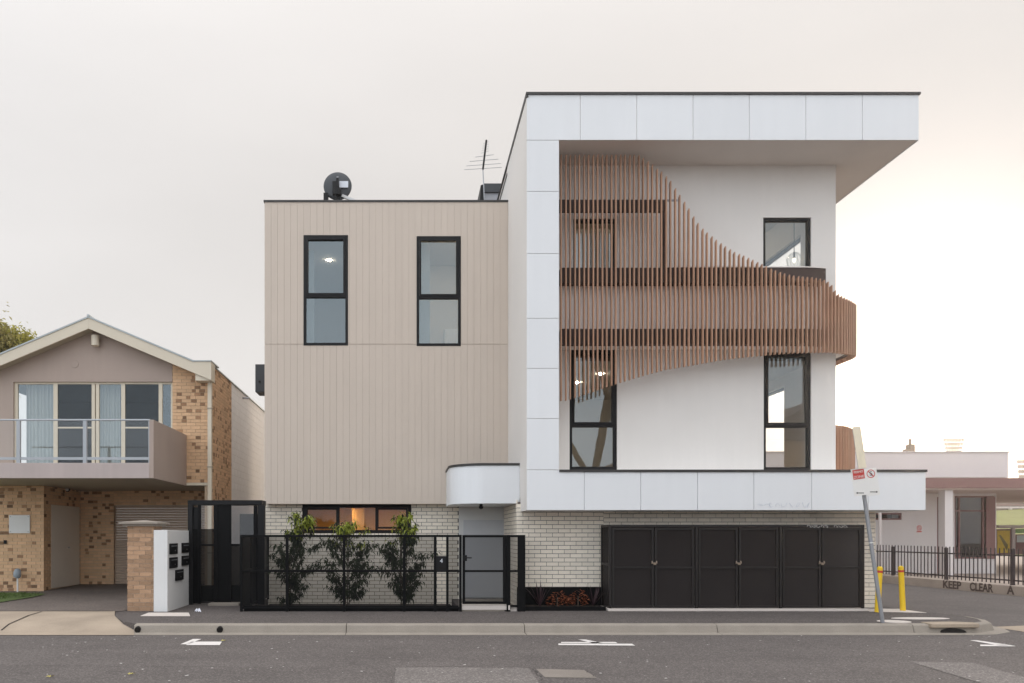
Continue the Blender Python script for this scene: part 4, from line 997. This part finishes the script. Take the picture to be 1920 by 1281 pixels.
# roof
yB = 30.0
for sgn, xe_ in ((1, hx1 - .22), (-1, xl_)):
    xa, xb = ax, xe_
    MB().quad((xa, YR, az), (xb, YR, roofz(xb)), (xb, yB, roofz(xb)), (xa, yB, az)).quad((xa, YR, az - .03), (xb, YR, roofz(xb) - .03), (xb, yB, roofz(xb) - .03), (xa, yB, az - .03)).build('roof', 'roof_metal', NH)
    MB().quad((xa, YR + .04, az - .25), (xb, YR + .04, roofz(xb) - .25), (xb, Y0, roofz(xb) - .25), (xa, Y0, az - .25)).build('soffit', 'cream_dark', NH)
barge = [(ax, az - .02), (xr1, roofz(xr1) - .02), (xr1, ze), (xe, ze), (xe, Z(713, YR)), (ax, az - .29)]
MB().prism(barge, 'y', YR, YR + .04).build('barge_board', 'cream', NH)
MB().prism([(ax - .003, az - .02), (ax - .003, az - .29), (xl_, roofz(xl_) - .29), (xl_, roofz(xl_) - .02)], 'y', YR, YR + .04).build('barge_board', 'cream', NH)
m = MB(); m.prism([(ax, az - .018), (xr1, roofz(xr1) - .018), (xr1, roofz(xr1) + .022), (ax, az + .022), (xl_, roofz(xl_) + .022), (xl_, roofz(xl_) - .018)], 'y', YR - .02, YR + .1); m.box(xr1, xe + .01, YR - .02, Y0 + .4, ze + .001, ze + .03)
m.build('roof_edge', 'roof_metal', NH); MB().cyl((ax, YR - .03, az + .03), (ax, yB, az + .03), .035, n=10).build('ridge_cap', 'roof_metal', NH)
MB().box(xr1 + .02, xe, YR + .042, Y0 - .001, Z(713, YR), ze).build('eave_box', 'cream', NH)
# glazing: sliding doors and screens
fr = MB(); yg = Y0 + .06
def fv(a, b, z0=GLZ[2], z1=GLZ[3]): fr.box(X(a, Y0), X(b, Y0), yg, yg + .06, z0, z1)
cols_ = [(25, 31), (98, 106), (170, 176), (178, 184), (225.5, 233), (296, 303), (319, 323)]
fr.box(GLZ[0], GLZ[1], yg + .001, yg + .059, GLZ[3] - .05, GLZ[3] - .001); fr.box(GLZ[0], GLZ[1], yg + .001, yg + .059, GLZ[2], GLZ[2] + .05)
for a, b in cols_: fv(a, b, GLZ[2] + .051, GLZ[3] - .051)
wd = fr.build('window', 'cream', NH)
for (a, b), mt in (((31, 98), 'glass'), ((106, 170), 'glass'), ((184, 225.5), 'glass'), ((233, 296), 'glass'), ((303, 319), 'glass')):
    MB().quad((X(a, Y0), yg + .03, GLZ[2]), (X(b, Y0), yg + .03, GLZ[2]), (X(b, Y0), yg + .03, GLZ[3]), (X(a, Y0), yg + .03, GLZ[3])).build('pane', mt, wd)
for a, b in ((106, 170), (233, 296)):
    m = MB(); a_, b_ = X(a, Y0), X(b, Y0); m.box(a_, b_, yg - .012, yg - .002, Z(803, Y0), Z(800, Y0)); m.build('rail', 'cream', wd)
    MB().quad((a_, yg + .005, GLZ[2] + .05), (b_, yg + .005, GLZ[2] + .05), (b_, yg + .005, GLZ[3] - .05), (a_, yg + .005, GLZ[3] - .05)).build('fly_screen', meshmat('fly_mesh', (.02, .02, .022), .5) if 'fly_mesh' not in MATS else 'fly_mesh', wd)
m = MB(); m.quad((xl_, 23, 3.1), (bxl, 23, 3.1), (bxl, 23, 5.7), (xl_, 23, 5.7)); m.quad((xl_, Y0 + .2, 3.1), (bxl, Y0 + .2, 3.1), (bxl, 23, 3.1), (xl_, 23, 3.1)); m.quad((xl_, Y0 + .2, 5.7), (bxl, Y0 + .2, 5.7), (bxl, 23, 5.7), (xl_, 23, 5.7)); m.quad((bxl, Y0 + .2, 3.1), (bxl, 23, 3.1), (bxl, 23, 5.7), (bxl, Y0 + .2, 5.7))
m.build('room', 'dark_room', NH)
def curtain(a, b, y, lab):
    m = MB(); n = 60; pts = []
    for i in range(n + 1):
        u = i / n; x = X(a, y) + (X(b, y) - X(a, y)) * u; pts.append((x, y + .045 * math.sin(u * 46 + a) + .02 * math.sin(u * 17)))
    for p, q in zip(pts, pts[1:]): m.quad((*p, 3.1), (*q, 3.1), (*q, 5.62), (*p, 5.62))
    o = m.build('curtain', 'curtain', smooth=True, merge=True); return tag(o, lab, 'curtain')
curtain(50, 100, 19.9, 'pale sheer curtain gathered behind the left balcony pane'); curtain(186, 226, 19.9, 'pale sheer curtain behind the middle balcony pane')
# balcony
YBk = 16.94; bx = -5.63
NB = thing('house_balcony', 'mauve rendered balcony with steel rail on the brick house', 'balcony', (-8, YBk, 2.94))
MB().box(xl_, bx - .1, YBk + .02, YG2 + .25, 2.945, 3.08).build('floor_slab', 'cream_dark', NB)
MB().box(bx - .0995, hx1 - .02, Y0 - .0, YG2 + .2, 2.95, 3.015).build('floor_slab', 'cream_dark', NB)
MB().box(xl_, bx - .1, YBk, YBk + .12, 2.94, Z(868, YBk)).build('upstand', 'mauve_pale', NB, bevel=.008)
MB().box(bx - .0995, bx, YBk, Y0 - .003, 2.94, 4.25).build('side_parapet', 'mauve', NB, bevel=.006)
rl = Z(787, YBk)
MB().cyl((xl_, YBk + .05, rl), (bx - .1, YBk + .05, rl), .021, n=10).build('top_rail', 'rail_blue', NB); MB().box(xl_, bx - .1, YBk + .035, YBk + .065, Z(862, YBk), Z(857, YBk)).build('bottom_rail', 'rail_blue', NB)
for px in (33, 158, 281): MB().box(X(px, YBk) - .04, X(px, YBk) + .04, YBk + .02, YBk + .08, Z(868, YBk), rl - .02).build('post', 'rail_blue', NB)
for a, b in ((-60, 33), (33, 158), (158, 281)): MB().quad((X(a, YBk) + .05, YBk + .05, Z(857, YBk)), (X(b, YBk) - .05, YBk + .05, Z(857, YBk)), (X(b, YBk) - .05, YBk + .05, rl - .03), (X(a, YBk) + .05, YBk + .05, rl - .03)).build('pane', 'glass_clear', NB)
MB().box(X(350, Y0), hx1 - .012, Y0 - .012, Y0 + .2, 2.95, 3.018).build('lintel', 'cream', NH)
# wall fittings of the house
dpx = X(393.5, 19.4)
o = thing('downpipe', 'cream square downpipe at the corner of the tan brick house', 'downpipe', (dpx, 19.4, .2)); MB().box(dpx - .05, dpx + .05, 19.36, 19.46, .2, Z(712, 19.4)).build('pipe', 'cream', o, bevel=.008)
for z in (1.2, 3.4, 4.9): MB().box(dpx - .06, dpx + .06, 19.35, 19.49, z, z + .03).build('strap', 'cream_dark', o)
o = thing('gable_lamp', 'cream cylindrical wall lamp high in the house gable', 'lamp', (X(180, Y0), Y0, Z(641, Y0))); xx = X(180, 19.4)
MB().cyl((xx, 19.36, Z(651, Y0)), (xx, 19.36, Z(632, Y0)), .10, n=18).build('shade', 'cream', o); MB().box(xx - .05, xx + .06, 19.44, Y0 - .001, Z(648, Y0), Z(635, Y0)).build('bracket', 'cream_dark', o)
o = MB().cyl((X(140, Y0), Y0 - .012, Z(683, Y0)), (X(140, Y0), Y0 + .01, Z(683, Y0)), .10, n=20).build('wall_vent', 'mauve', None, bevel=.008); tag(o, 'faint round painted vent on the mauve gable wall', 'vent')
o = thing('blank_sign', 'plain white square board fixed on the tan brick wall', 'sign', (X(37, Y0), Y0, Z(983, Y0)))
MB().box(X(18, Y0), X(57, Y0), Y0 - .035, Y0 - .0005, Z(1000, Y0), Z(966, Y0)).build('board', 'letter_white', o, bevel=.006)
for px, py in ((21, 969), (54, 969), (21, 997), (54, 997)): MB().cyl((X(px, Y0), Y0 - .04, Z(py, Y0)), (X(px, Y0), Y0 - .034, Z(py, Y0)), .012).build('screw', 'galv', o)
o = thing('meter', 'grey utility meter on a white pipe beside the brick wall', 'meter', (X(33, 19.3), 19.3, .22)); xx = X(33, 19.3)
MB().lathe([(.02, -.12), (.075, -.09), (.085, 0), (.075, .10), (.03, .13), (0, .135)], (xx, 19.3, Z(1076, 19.3)), 16).build('body', 'gas_grey', o, smooth=True); MB().cyl((xx, 19.3, .2), (xx, 19.3, Z(1084, 19.3)), .022, n=10).build('pipe', 'letter_white', o)
MB().box(xx - .1, xx - .06, 19.28, 19.32, Z(1082, 19.3), Z(1072, 19.3)).build('valve', 'gas_grey', o)
o = MB().box(X(8, Y0), X(13, Y0), Y0 - .03, Y0 - .0005, Z(1020, Y0), Z(1013, Y0)).build('door_bell', 'frame_black'); tag(o, 'tiny black door bell below the white square board', 'door bell')
o = thing('carport_lamp', 'black spotlight fixed under the house balcony near the cream door', 'lamp', (X(130, 20.9), 20.9, 2.8)); xx = X(130, 20.9); zz_ = Z(915, 20.9)
MB().box(rx0 - .01, xx + .03, 20.85, 20.95, zz_ + .06, zz_ + .12).build('arm', 'frame_black', o); MB().cyl((xx, 20.95, zz_ + .07), (xx, 20.75, zz_ - .05), .05, .08, n=14).build('shade', 'frame_black', o); MB().cyl((xx, 20.749, zz_ - .051), (xx, 20.74, zz_ - .056), .05, n=12).build('bulb', 'letter_white', o)

# ------------------------------------------------------------------ parking sign, bollards
P0 = Vector((X(1655, 13.1), 13.1, .14)); P1 = Vector((X(1601, 13.1), 13.1, Z(798, 13.1))); pd = (P1 - P0).normalized(); ps_ = Vector((pd.z, 0, -pd.x))
PS = thing('parking_sign', 'leaning grey pole with white permit zone and no stopping plates', 'street sign', tuple(P0))
pz_ = P0.lerp(P1, .985)
MB().cyl(P0, pz_, .032, n=14).build('pole', 'galv', PS)
MB().cyl(P0.lerp(P1, .405), P0.lerp(P1, .41) , .036, n=14).build('clamp', 'sign_white', PS)
def plate(cx_px, cy_px, hw, hh, name, mat='sign_white', ang=0, off=.04):
    c = Vector((X(cx_px, 13.06), 13.06 - off, Z(cy_px, 13.06)))
    u_ = ps_ * math.cos(ang) + Vector((0, 1, 0)) * math.sin(ang); nrm = u_.cross(pd)
    return MB().obox(c, u_ * hw, nrm * .003, pd * hh).build(name, mat, PS, bevel=.002), c, u_
roll = math.atan2(pd.x, pd.z); rot = (R(90), roll * .35, 0)
def flat(cxp, cyp, w, h, mat, name, y): return MB().box(X(cxp - w/2, 13), X(cxp + w/2, 13), y, y + .003, Z(cyp + h/2, 13), Z(cyp - h/2, 13)).build(name, mat, PS)
for cxp, nm in ((1610.5, 'permit_plate'), (1634.5, 'stopping_plate')):
    c = Vector((X(cxp, 13.0), 13.0, Z(904, 13.0))); MB().obox(c, ps_ * .112 + Vector((0, 0, 0)), Vector((0, .002, 0)), pd * .235).build(nm, 'sign_white', PS, bevel=.002)
yf = 12.994
a = P0.x; MB().obox((X(1609.5, 13), yf, Z(889.5, 13)), ps_ * .098, Vector((0, .0015, 0)), pd * .082).build('red_panel', 'sign_red', PS)
text('lettering', 'PERMIT', .058, 'sign_white', PS, (X(1609, 13), yf - .003, Z(885.3, 13)), rot=(R(90), -roll * -.0 + roll, 0), ext=.001, sx=.88)
text('lettering', 'ZONE', .062, 'sign_white', PS, (X(1610, 13), yf - .003, Z(894.5, 13)), rot=(R(90), roll, 0), ext=.001, sx=1.05)
cS = Vector((X(1632.5, 13), yf, Z(888.5, 13)))
m = MB(); n = 28
for k in range(n):
    a0, a1 = 6.2832 * k / n, 6.2832 * (k + 1) / n
    m.quad(*[(cS.x + r * math.cos(t), yf, cS.z + r * math.sin(t)) for r, t in ((.060, a0), (.072, a0), (.072, a1), (.060, a1))])
b0, b1 = (cS.x - .046, cS.z + .046), (cS.x + .046, cS.z - .046)
m.quad((b0[0] - .006, yf + .001, b0[1] - .006), (b0[0] + .006, yf + .001, b0[1] + .006), (b1[0] + .006, yf + .001, b1[1] + .006), (b1[0] - .006, yf + .001, b1[1] - .006)); m.build('ring', 'sign_red', PS)
text('lettering', 'S', .105, 'sign_dark', PS, (cS.x, yf - .003, cS.z), rot=(R(90), roll, 0), ext=.001)
for cxp, cyp, sg in ((1613.5, 924.5, -1), (1637, 922.5, 1)):
    m = MB(); cx_, cz_ = X(cxp, 13), Z(cyp, 13); m.box(cx_ - .055, cx_ + .055, yf, yf + .002, cz_ - .006, cz_ + .006)
    m.quad((cx_ + sg * .05, yf + .001, cz_ + .016), (cx_ + sg * .085, yf + .001, cz_), (cx_ + sg * .05, yf + .001, cz_ - .016)); m.build('arrow', 'sign_dark', PS)
# upper plate turned towards the side street
c = Vector((X(1611.5, 12.98), 12.98, Z(839, 12.98))); th = R(38)
u_ = ps_ * math.cos(th) + Vector((0, math.sin(th), 0)); MB().obox(c, u_ * .165, u_.cross(pd) * .003, pd * .36).build('turned_plate', 'sign_back', PS, bevel=.002)
def bollard(px, bpy_, tpx, label, Yb):
    b = Vector((X(px, Yb), Yb, .15)); t = Vector((X(tpx, Yb), Yb, .15 + .90)); T = thing('bollard', label, 'bollard', tuple(b), 'yellow bollards at the street corner'); ax_ = (t - b)
    MB().cyl(b, b + ax_ * .86, .051, n=20).build('post', 'yellow', T, smooth=False); MB().cyl(b + ax_ * .86, b + ax_ * .91, .0515, n=20).build('band', 'red_band', T)
    m = MB().cyl(b + ax_ * .91, b + ax_ * .97, .051, n=20); m.cyl(b + ax_ * .97, b + ax_ * 1.0, .051, .026, n=20); m.build('cap', 'yellow', T)
bollard(1693, 1145, 1689, 'yellow bollard standing clear on the white slab by the lane', 15.15); bollard(1645, 1149, 1650, 'yellow bollard partly hidden behind the leaning sign pole', 14.9)

# ------------------------------------------------------------------ right background: station, fence, hill
XF = 16.8
lw = thing('retaining_wall', 'low concrete wall painted with keep clear lettering under the picket fence', 'wall', (XF, 22, 0))
for a, b in ((18.0, 23.75), (23.76, 32)): MB().box(XF + (0 if a < 20 else .03), XF + .45, a, b, -.02, .27).build('wall', 'wall_concrete', lw, bevel=.015)
MB().box(XF + .45, XF + .6, 18, 32, .2, .275).build('coping', 'wall_concrete', lw)
for body, px0, px1 in (('KEEP', 1768, 1802), ('CLEAR', 1818, 1862), ('A', 1888, 1902)):
    ya, yb_ = F * XF / (px0 - CX), F * XF / (px1 - CX); ym = (ya + yb_) / 2
    t = text('lettering', body, .33, 'graffiti', lw, (XF - .004 + (.03 if ym > 23.75 else 0), ym, .135), rot=(R(90), 0, R(-90)), ext=.002, bold=.010); t.scale = (abs(ya - yb_) / max(t.dimensions.x, .1), 1, 1)
FE = thing('picket_fence', 'dark steel picket fence on the low concrete wall before the station', 'fence', (XF, 24, .27))
y = 18.2
xf = XF + .2
def topz(y): return 1.24 + (y - 20) * .006
while y < 31.6:
    MB().box(xf - .011, xf + .011, y - .011, y + .011, .30, topz(y) + .05).build('picket', 'picket', FE); y += .165
for z in (1.10, .40): MB().box(xf + .012, xf + .032, 18, 31.7, z - .02, z + .02).build('rail', 'picket', FE)
for yy in (18.6, 21.2, 23.8, 26.4, 29.0, 31.6): MB().box(xf - .04, xf + .04, yy - .04, yy + .04, .27 if yy < 30 else .1, 1.28).build('post', 'picket', FE)
MB().box(XF + .6, 90, 18, 33.0, .05, .16).build('station_forecourt', 'paving', kind='structure'); MB().box(24.5, 90, 33.0, 58, .05, .16).build('station_forecourt', 'paving', kind='structure')
o = thing('sign_pole', 'thin pale pole behind the picket fence left of the station', 'pole', (X(1650, 27.5), 27.5, .16)); MB().cyl((X(1650, 27.5), 27.5, .16), (X(1650, 27.5), 27.5, 3.6), .05, n=10).build('pole', 'stand_white', o); MB().cyl((X(1650, 27.5), 27.5, .16), (X(1650, 27.5), 27.5, .2), .11, n=12).build('base_plate', 'galv', o)
ST = thing('station_building', 'low white station building with brown canopy band and dark glazed front', 'building', (22, 30, .16))
YQ = 30.0; sx1 = X(1868, YQ)
MB().box(11.5, X(1872, YQ), YQ - .5, YQ + 9, Z(896, YQ - .5), Z(849, YQ - .5)).build('upper_wall', 'station_white', ST, bevel=.02)
MB().box(11.48, X(1872, YQ) + .03, YQ - .53, YQ + 9, Z(849, YQ - .5) + .001, Z(848, YQ - .5) + .03).build('roof_capping', 'stand_white', ST)
MB().box(11.5, 36, YQ - 2.2, YQ + 9, Z(915, YQ - 2.2), Z(896.5, YQ - 2.2)).build('canopy', 'station_brown', ST)
MB().box(11.6, 35.9, YQ - 2.1, YQ + 8.9, Z(915, YQ - 2.2) - .06, Z(915, YQ - 2.2) - .002).build('canopy_soffit', 'station_soffit', ST)
hw_ = (X(1640, YQ), X(1691, YQ), Z(975, YQ), Z(962, YQ))
dw_ = (X(1757, YQ), X(1771, YQ), .16, Z(932, YQ)); gw2 = (X(1790, YQ), sx1 - .05, Z(1048, YQ), Z(930, YQ))
zcs = Z(915, YQ - 2.2) - .07
MB().wall('y', 11.5, sx1, .1, zcs, YQ, YQ + .25, [hw_, dw_, gw2]).build('wall', 'station_white', ST)
MB().wall('x', YQ + .25, YQ + 9, .1, zcs, sx1 - .25, sx1).build('wall', 'station_white', ST)
MB().box(11.6, sx1 - .3, YQ + 6, YQ + 6.2, .1, zcs).build('inner_wall', 'dark_room', ST)
window(hw_, YQ, ST, frame='station_brown', glass='glass_dark'); window(gw2, YQ, ST, mull=[X(1800, YQ), X(1845, YQ)], rails=[Z(958, YQ)], frame='station_brown', glass='glass_dark')
w = window(dw_, YQ, ST, rails=[Z(958, YQ)], frame='station_brown', glass='glass_dark')
MB().box(X(1812, YQ), X(1838, YQ), YQ + 1.4, YQ + 1.5, Z(984, YQ), Z(981, YQ)).build('inner_sign', 'stand_white', ST)
MB().box(X(1772, 28), X(1787, 28), 28, 28.35, .1, zcs).build('column', 'station_white', ST)
MB().box(X(1848, YQ), sx1 - .06, YQ - .04, YQ - .002, Z(1048, YQ), Z(932, YQ)).build('side_panel', 'station_brown', ST)
o = thing('notice_sign', 'small round symbol notice on the white station wall', 'sign', (X(1723, YQ), YQ, Z(990, YQ)))
MB().box(X(1717.5, YQ), X(1728.5, YQ), YQ - .012, YQ - .001, Z(999, YQ), Z(985, YQ)).build('board', 'sign_white', o); m = MB(); cx_, cz_ = X(1723, YQ), Z(990, YQ)
for k in range(20):
    a0, a1 = 6.2832 * k / 20, 6.2832 * (k + 1) / 20; m.quad(*[(cx_ + r * math.cos(t), YQ - .016, cz_ + r * math.sin(t)) for r, t in ((.07, a0), (.10, a0), (.10, a1), (.07, a1))])
m.quad((cx_ - .07, YQ - .016, cz_ + .05), (cx_ - .05, YQ - .016, cz_ + .07), (cx_ + .07, YQ - .016, cz_ - .05), (cx_ + .05, YQ - .016, cz_ - .07)); m.build('symbol', 'sign_red', o); MB().box(cx_ - .1, cx_ + .1, YQ - .016, YQ - .0125, cz_ - .17, cz_ - .12).build('caption', 'sign_red', o)
Yv = 33.0
o = thing('roof_vent', 'stepped roof exhaust with a thin flue on the station roof', 'roof vent', (X(1711, Yv), Yv, Z(849, Yv))); zv = Z(849, Yv)
MB().box(X(1706, Yv), X(1716, Yv), Yv, Yv + .3, zv - .5, Z(833, Yv)).build('box', 'lamp_grey', o, bevel=.02); MB().cyl((X(1710.5, Yv), Yv + .15, Z(834, Yv)), (X(1710.5, Yv), Yv + .15, Z(822, Yv)), .05, n=10).build('flue', 'lamp_grey', o); MB().box(X(1701, Yv), X(1706, Yv) - .002, Yv, Yv + .3, zv - .5, Z(842, Yv)).build('cowl', 'lamp_grey', o)
def floodlight(px, tpy, bpy_, wpx, Yt, label):
    x = X(px, Yt); T = thing('floodlight_tower', label, 'floodlight', (x, Yt, 0), 'stadium floodlights beyond the station'); zt, zb_ = Z(tpy, Yt), Z(bpy_, Yt); w = wpx * Yt / F
    MB().cyl((x, Yt, 0), (x, Yt, zb_), .5, .3, n=10).build('mast', 'lamp_grey', T); m = MB()
    for r_i in range(4):
        z = zb_ + (zt - zb_) * r_i / 3; hw = w / 2 * (.7 + .3 * r_i / 3); m.box(x - hw, x + hw, Yt, Yt + .12, z - .06, z + .06)
        nl = 7
        for k in range(nl):
            xx = x - hw + 2 * hw * k / (nl - 1); MB().cyl((xx, Yt - .3, z + .25), (xx, Yt, z + .25), .30, .12, n=10).build('lamp', 'lamp_grey', T)
    for k in (-.7, -.35, 0, .35, .7): m.cyl((x + w / 2 * k * .75, Yt + .06, zb_), (x + w / 2 * k, Yt + .06, zt), .05, n=5)
    m.build('rack', 'lamp_grey', T)
floodlight(1786, 828, 850, 34, 140, 'stadium floodlight rack showing just above the station roof'); floodlight(1918, 868, 896, 22, 150, 'stadium floodlight tower at the far right edge over the brown canopy')
# hill, stand, hoardings
m = MB(); nx_, ny_ = 24, 10; gp = [[(26 + 90 * i / nx_, 60 + 36 * j / ny_, .1 + (5.2 - .4 * math.sin(i * .6)) * (j / ny_) ** .9 + .12 * math.sin(i * 2.1 + j)) for i in range(nx_ + 1)] for j in range(ny_ + 1)]
for j in range(ny_):
    for i in range(nx_): m.quad(gp[j][i], gp[j][i+1], gp[j+1][i+1], gp[j+1][i])
m.build('hill', 'hill_grass', kind='structure', smooth=True, merge=True)
o = thing('stadium_stand', 'distant stadium stand with white rail above the grass bank', 'stand', (75, 96, 5)); MB().box(40, 130, 97, 110, 3, Z(932, 97)).build('seating', 'stand_dark', o)
MB().box(40, 130, 96.4, 96.7, Z(953, 96.4), Z(950, 96.4)).build('rail', 'stand_white', o)
for k in range(30): MB().box(44 + 3 * k, 44.25 + 3 * k, 96.4, 96.7, 4.4, Z(953, 96.4) - .002).build('post', 'stand_white', o)
for r_i in range(5): MB().box(40, 130, 96.9 - .05, 96.99, 4.8 + .38 * r_i, 4.92 + .38 * r_i).build('seat_row', 'stand_white' if r_i % 2 else 'station_brown', o)
o = thing('poster_shelter', 'white framed shelter with a yellow poster beside the station', 'shelter', (28.5, 36, .16)); Yk = 36.0
MB().box(X(1864, Yk), X(1990, Yk), Yk - .3, Yk + 1.5, Z(990, Yk), Z(985, Yk)).build('roof', 'stand_white', o)
for px in (1898, 1975): MB().box(X(px, Yk), X(px + 6, Yk), Yk, Yk + .12, .1, Z(990, Yk) - .002).build('post', 'stand_white', o)
MB().box(X(1867, Yk), X(1897, Yk), Yk + .02, Yk + .10, Z(1040, Yk), Z(992, Yk)).build('poster_frame', 'station_brown', o); MB().box(X(1870, Yk), X(1893.5, Yk), Yk + .0, Yk + .018, Z(1037, Yk), Z(995, Yk)).build('poster', 'poster_yellow', o)
m = MB(); m.quad((X(1873, Yk), Yk - .004, Z(1004, Yk)), (X(1876, Yk), Yk - .004, Z(1003, Yk)), (X(1890, Yk), Yk - .004, Z(1022, Yk)), (X(1888, Yk), Yk - .004, Z(1034, Yk)), (X(1880, Yk), Yk - .004, Z(1018, Yk))); m.build('poster_figure', 'leaf_olive', o)
MB().box(X(1905, Yk), X(1940, Yk), Yk + .02, Yk + .10, Z(1040, Yk), Z(1002, Yk)).build('poster_frame', 'station_brown', o); MB().box(X(1907, Yk), X(1938, Yk), Yk, Yk + .018, Z(1017, Yk), Z(1004, Yk)).build('poster', 'poster_pale', o); MB().box(X(1904, Yk), X(1940, Yk), Yk - .01, Yk + .019, Z(1000, Yk), Z(992, Yk)).build('poster_header', 'poster_green', o)
# ------------------------------------------------------------------ tree behind the house
def tree(x, y, zt, rad, label, nl, leafm, seed, ls=.16):
    random.seed(seed); T = thing('tree', label, 'tree', (x, y, 0)); tr = MB(); cr = MB()
    zc_ = zt - rad; tr.cyl((x, y, 0), (x, y, zc_ - rad * .3), .22, .14, n=10); tr.build('trunk', 'bark', T); br = MB()
    cl_ = []
    for i in range(34):
        a = random.uniform(0, 6.28); e = random.uniform(-.5, 1.0) * math.pi / 2; r = rad * random.uniform(.45, 1.0)
        c = Vector((x + r * math.cos(a) * math.cos(e), y + r * math.sin(a) * math.cos(e), zc_ + r * math.sin(e))); cl_.append(c); br.cyl((x, y, zc_ - rad * .4), c, .06, .015, n=5)
    br.build('limbs', 'bark', T)
    for i in range(nl):
        c = random.choice(cl_); s = rad * .27; p = c + Vector((random.gauss(0, s), random.gauss(0, s), random.gauss(0, s * .7)))
        leaf(cr, p, Vector((random.uniform(-1, 1), random.uniform(-1, 1), random.uniform(-1, .6))), ls * random.uniform(.7, 1.3), ls * .28, .3)
    cr.build('crown', leafm, T)
tree(X(-70, 34), 34, Z(570, 34), 1.5, 'tall olive green tree crown rising behind the gable roof at the frame edge', 14000, 'leaf_olive', 11, .2)
tree(X(2, 36), 36, Z(624, 36), 1.35, 'lower yellow green tree behind the left slope of the gable roof', 14000, 'leaf_yellow', 12, .2)

# ------------------------------------------------------------------ litter and leaves
o = MB(); c = Vector((X(371, 14.9), 14.9, .152))
for k in range(9):
    a = k * .7; o.quad(c + Vector((.07 * math.cos(a), .04 * math.sin(a), 0)), c + Vector((.06 * math.cos(a + .6), .05 * math.sin(a + .6), .03)), c + Vector((.03 * math.cos(a + 1), .02, .075)), c + Vector((.02 * math.cos(a), -.02, .04)))
tag(o.build('paper_litter', 'litter_white'), 'crumpled white paper scrap on the footpath by the letterbox wall', 'litter')
random.seed(21)
def fallen(px, py, s, label):
    x, y = rp(px, py); m = MB(); a = random.uniform(0, 6.28)
    for k in range(5):
        t = a + k * 1.25; m.quad((x, y, .012), (x + s * .5 * math.cos(t - .35), y + s * .5 * math.sin(t - .35), .03), (x + s * math.cos(t), y + s * math.sin(t), .015), (x + s * .5 * math.cos(t + .35), y + s * .5 * math.sin(t + .35), .02))
    tag(m.build('fallen_leaf', 'leaf_fallen'), label, 'leaf', 'fallen leaves on the road')
fallen(95, 1271, .055, 'yellow fallen leaf on the road near the bottom left corner'); fallen(247, 1266, .06, 'larger yellow fallen leaf on the road below the crossover'); fallen(420, 1203, .06, 'yellow fallen leaf at the end of the corner bay mark')
m = MB()
for _ in range(140):
    px = random.uniform(0, 1920); py = random.choice([random.uniform(1192, 1281), random.uniform(1192, 1230)]); x, y = rp(px, py); s = random.uniform(.006, .022); a = random.uniform(0, 6.28)
    m.quad(*[(x + s * random.uniform(.6, 1.3) * math.cos(a + k * 1.57), y + s * random.uniform(.6, 1.3) * math.sin(a + k * 1.57), .009) for k in range(4)])
m.build('road_specks', 'road_paint', kind='stuff')

# ------------------------------------------------------------------ across the street (seen mirrored in the windows)
random.seed(5)
T = thing('street_tree', 'bare branching street tree across the road, mirrored in the lower left window', 'tree', (9.3, -5.6, 0)); tr = MB()
def limb(p, d, l_, r, dep):
    q = p + d * l_; tr.cyl(p, q, r, r * .68, n=7)
    if dep == 0: return
    for k in range(3 if dep > 1 else 2):
        e = (d + Vector((random.uniform(-.75, .75), random.uniform(-.75, .75), random.uniform(-.05, .5)))).normalized(); limb(q, e, l_ * random.uniform(.6, .8), r * .6, dep - 1)
limb(Vector((9.3, -5.6, 0)), Vector((.02, 0, 1)), 4.2, .30, 5); tr.build('trunk', 'bark', T)
for hx, wdt, hgt, lab in ((13.5, 10.0, 5.6, 'low brick house across the road, mirrored in the lower window panes'), (25.5, 9.0, 9.3, 'tall gabled house with chimney across the road, mirrored in the lower right window')):
    Hq = thing('house', lab, 'house', (hx, -14, 0)); y0 = -14.0
    ws = [(hx - wdt * .32, hx - wdt * .14, 1.0, 2.6), (hx + wdt * .12, hx + wdt * .3, 1.0, 2.6)] + ([(hx - wdt * .3, hx - wdt * .16, 4.2, 5.8), (hx + wdt * .14, hx + wdt * .28, 4.2, 5.8)] if hgt > 7 else [])
    MB().wall('y', hx - wdt / 2, hx + wdt / 2, 0, hgt - 1.8, y0 - .25, y0, ws).build('wall', 'tan_brick', Hq); MB().box(hx - wdt / 2, hx + wdt / 2, y0 - 8, y0 - .26, 0, hgt - 1.8).build('body', 'dark_room', Hq)
    MB().prism([(hx - wdt / 2 - .4, hgt - 1.8), (hx + wdt / 2 + .4, hgt - 1.8), (hx, hgt + .8)], 'y', y0 - 8, y0 + .3).build('roof', 'stand_dark', Hq)
    MB().box(hx + wdt * .18, hx + wdt * .28, y0 - 3, y0 - 2.2, hgt - 1.7, hgt + 1.6).build('chimney', 'pier_brick', Hq)
    for a, b, c, e in ws: MB().wall('y', a, b, c, e, y0 - .2, y0 - .1, [(a + .07, b - .07, c + .07, e - .07)]).build('window', 'cream', Hq)

haze_air()
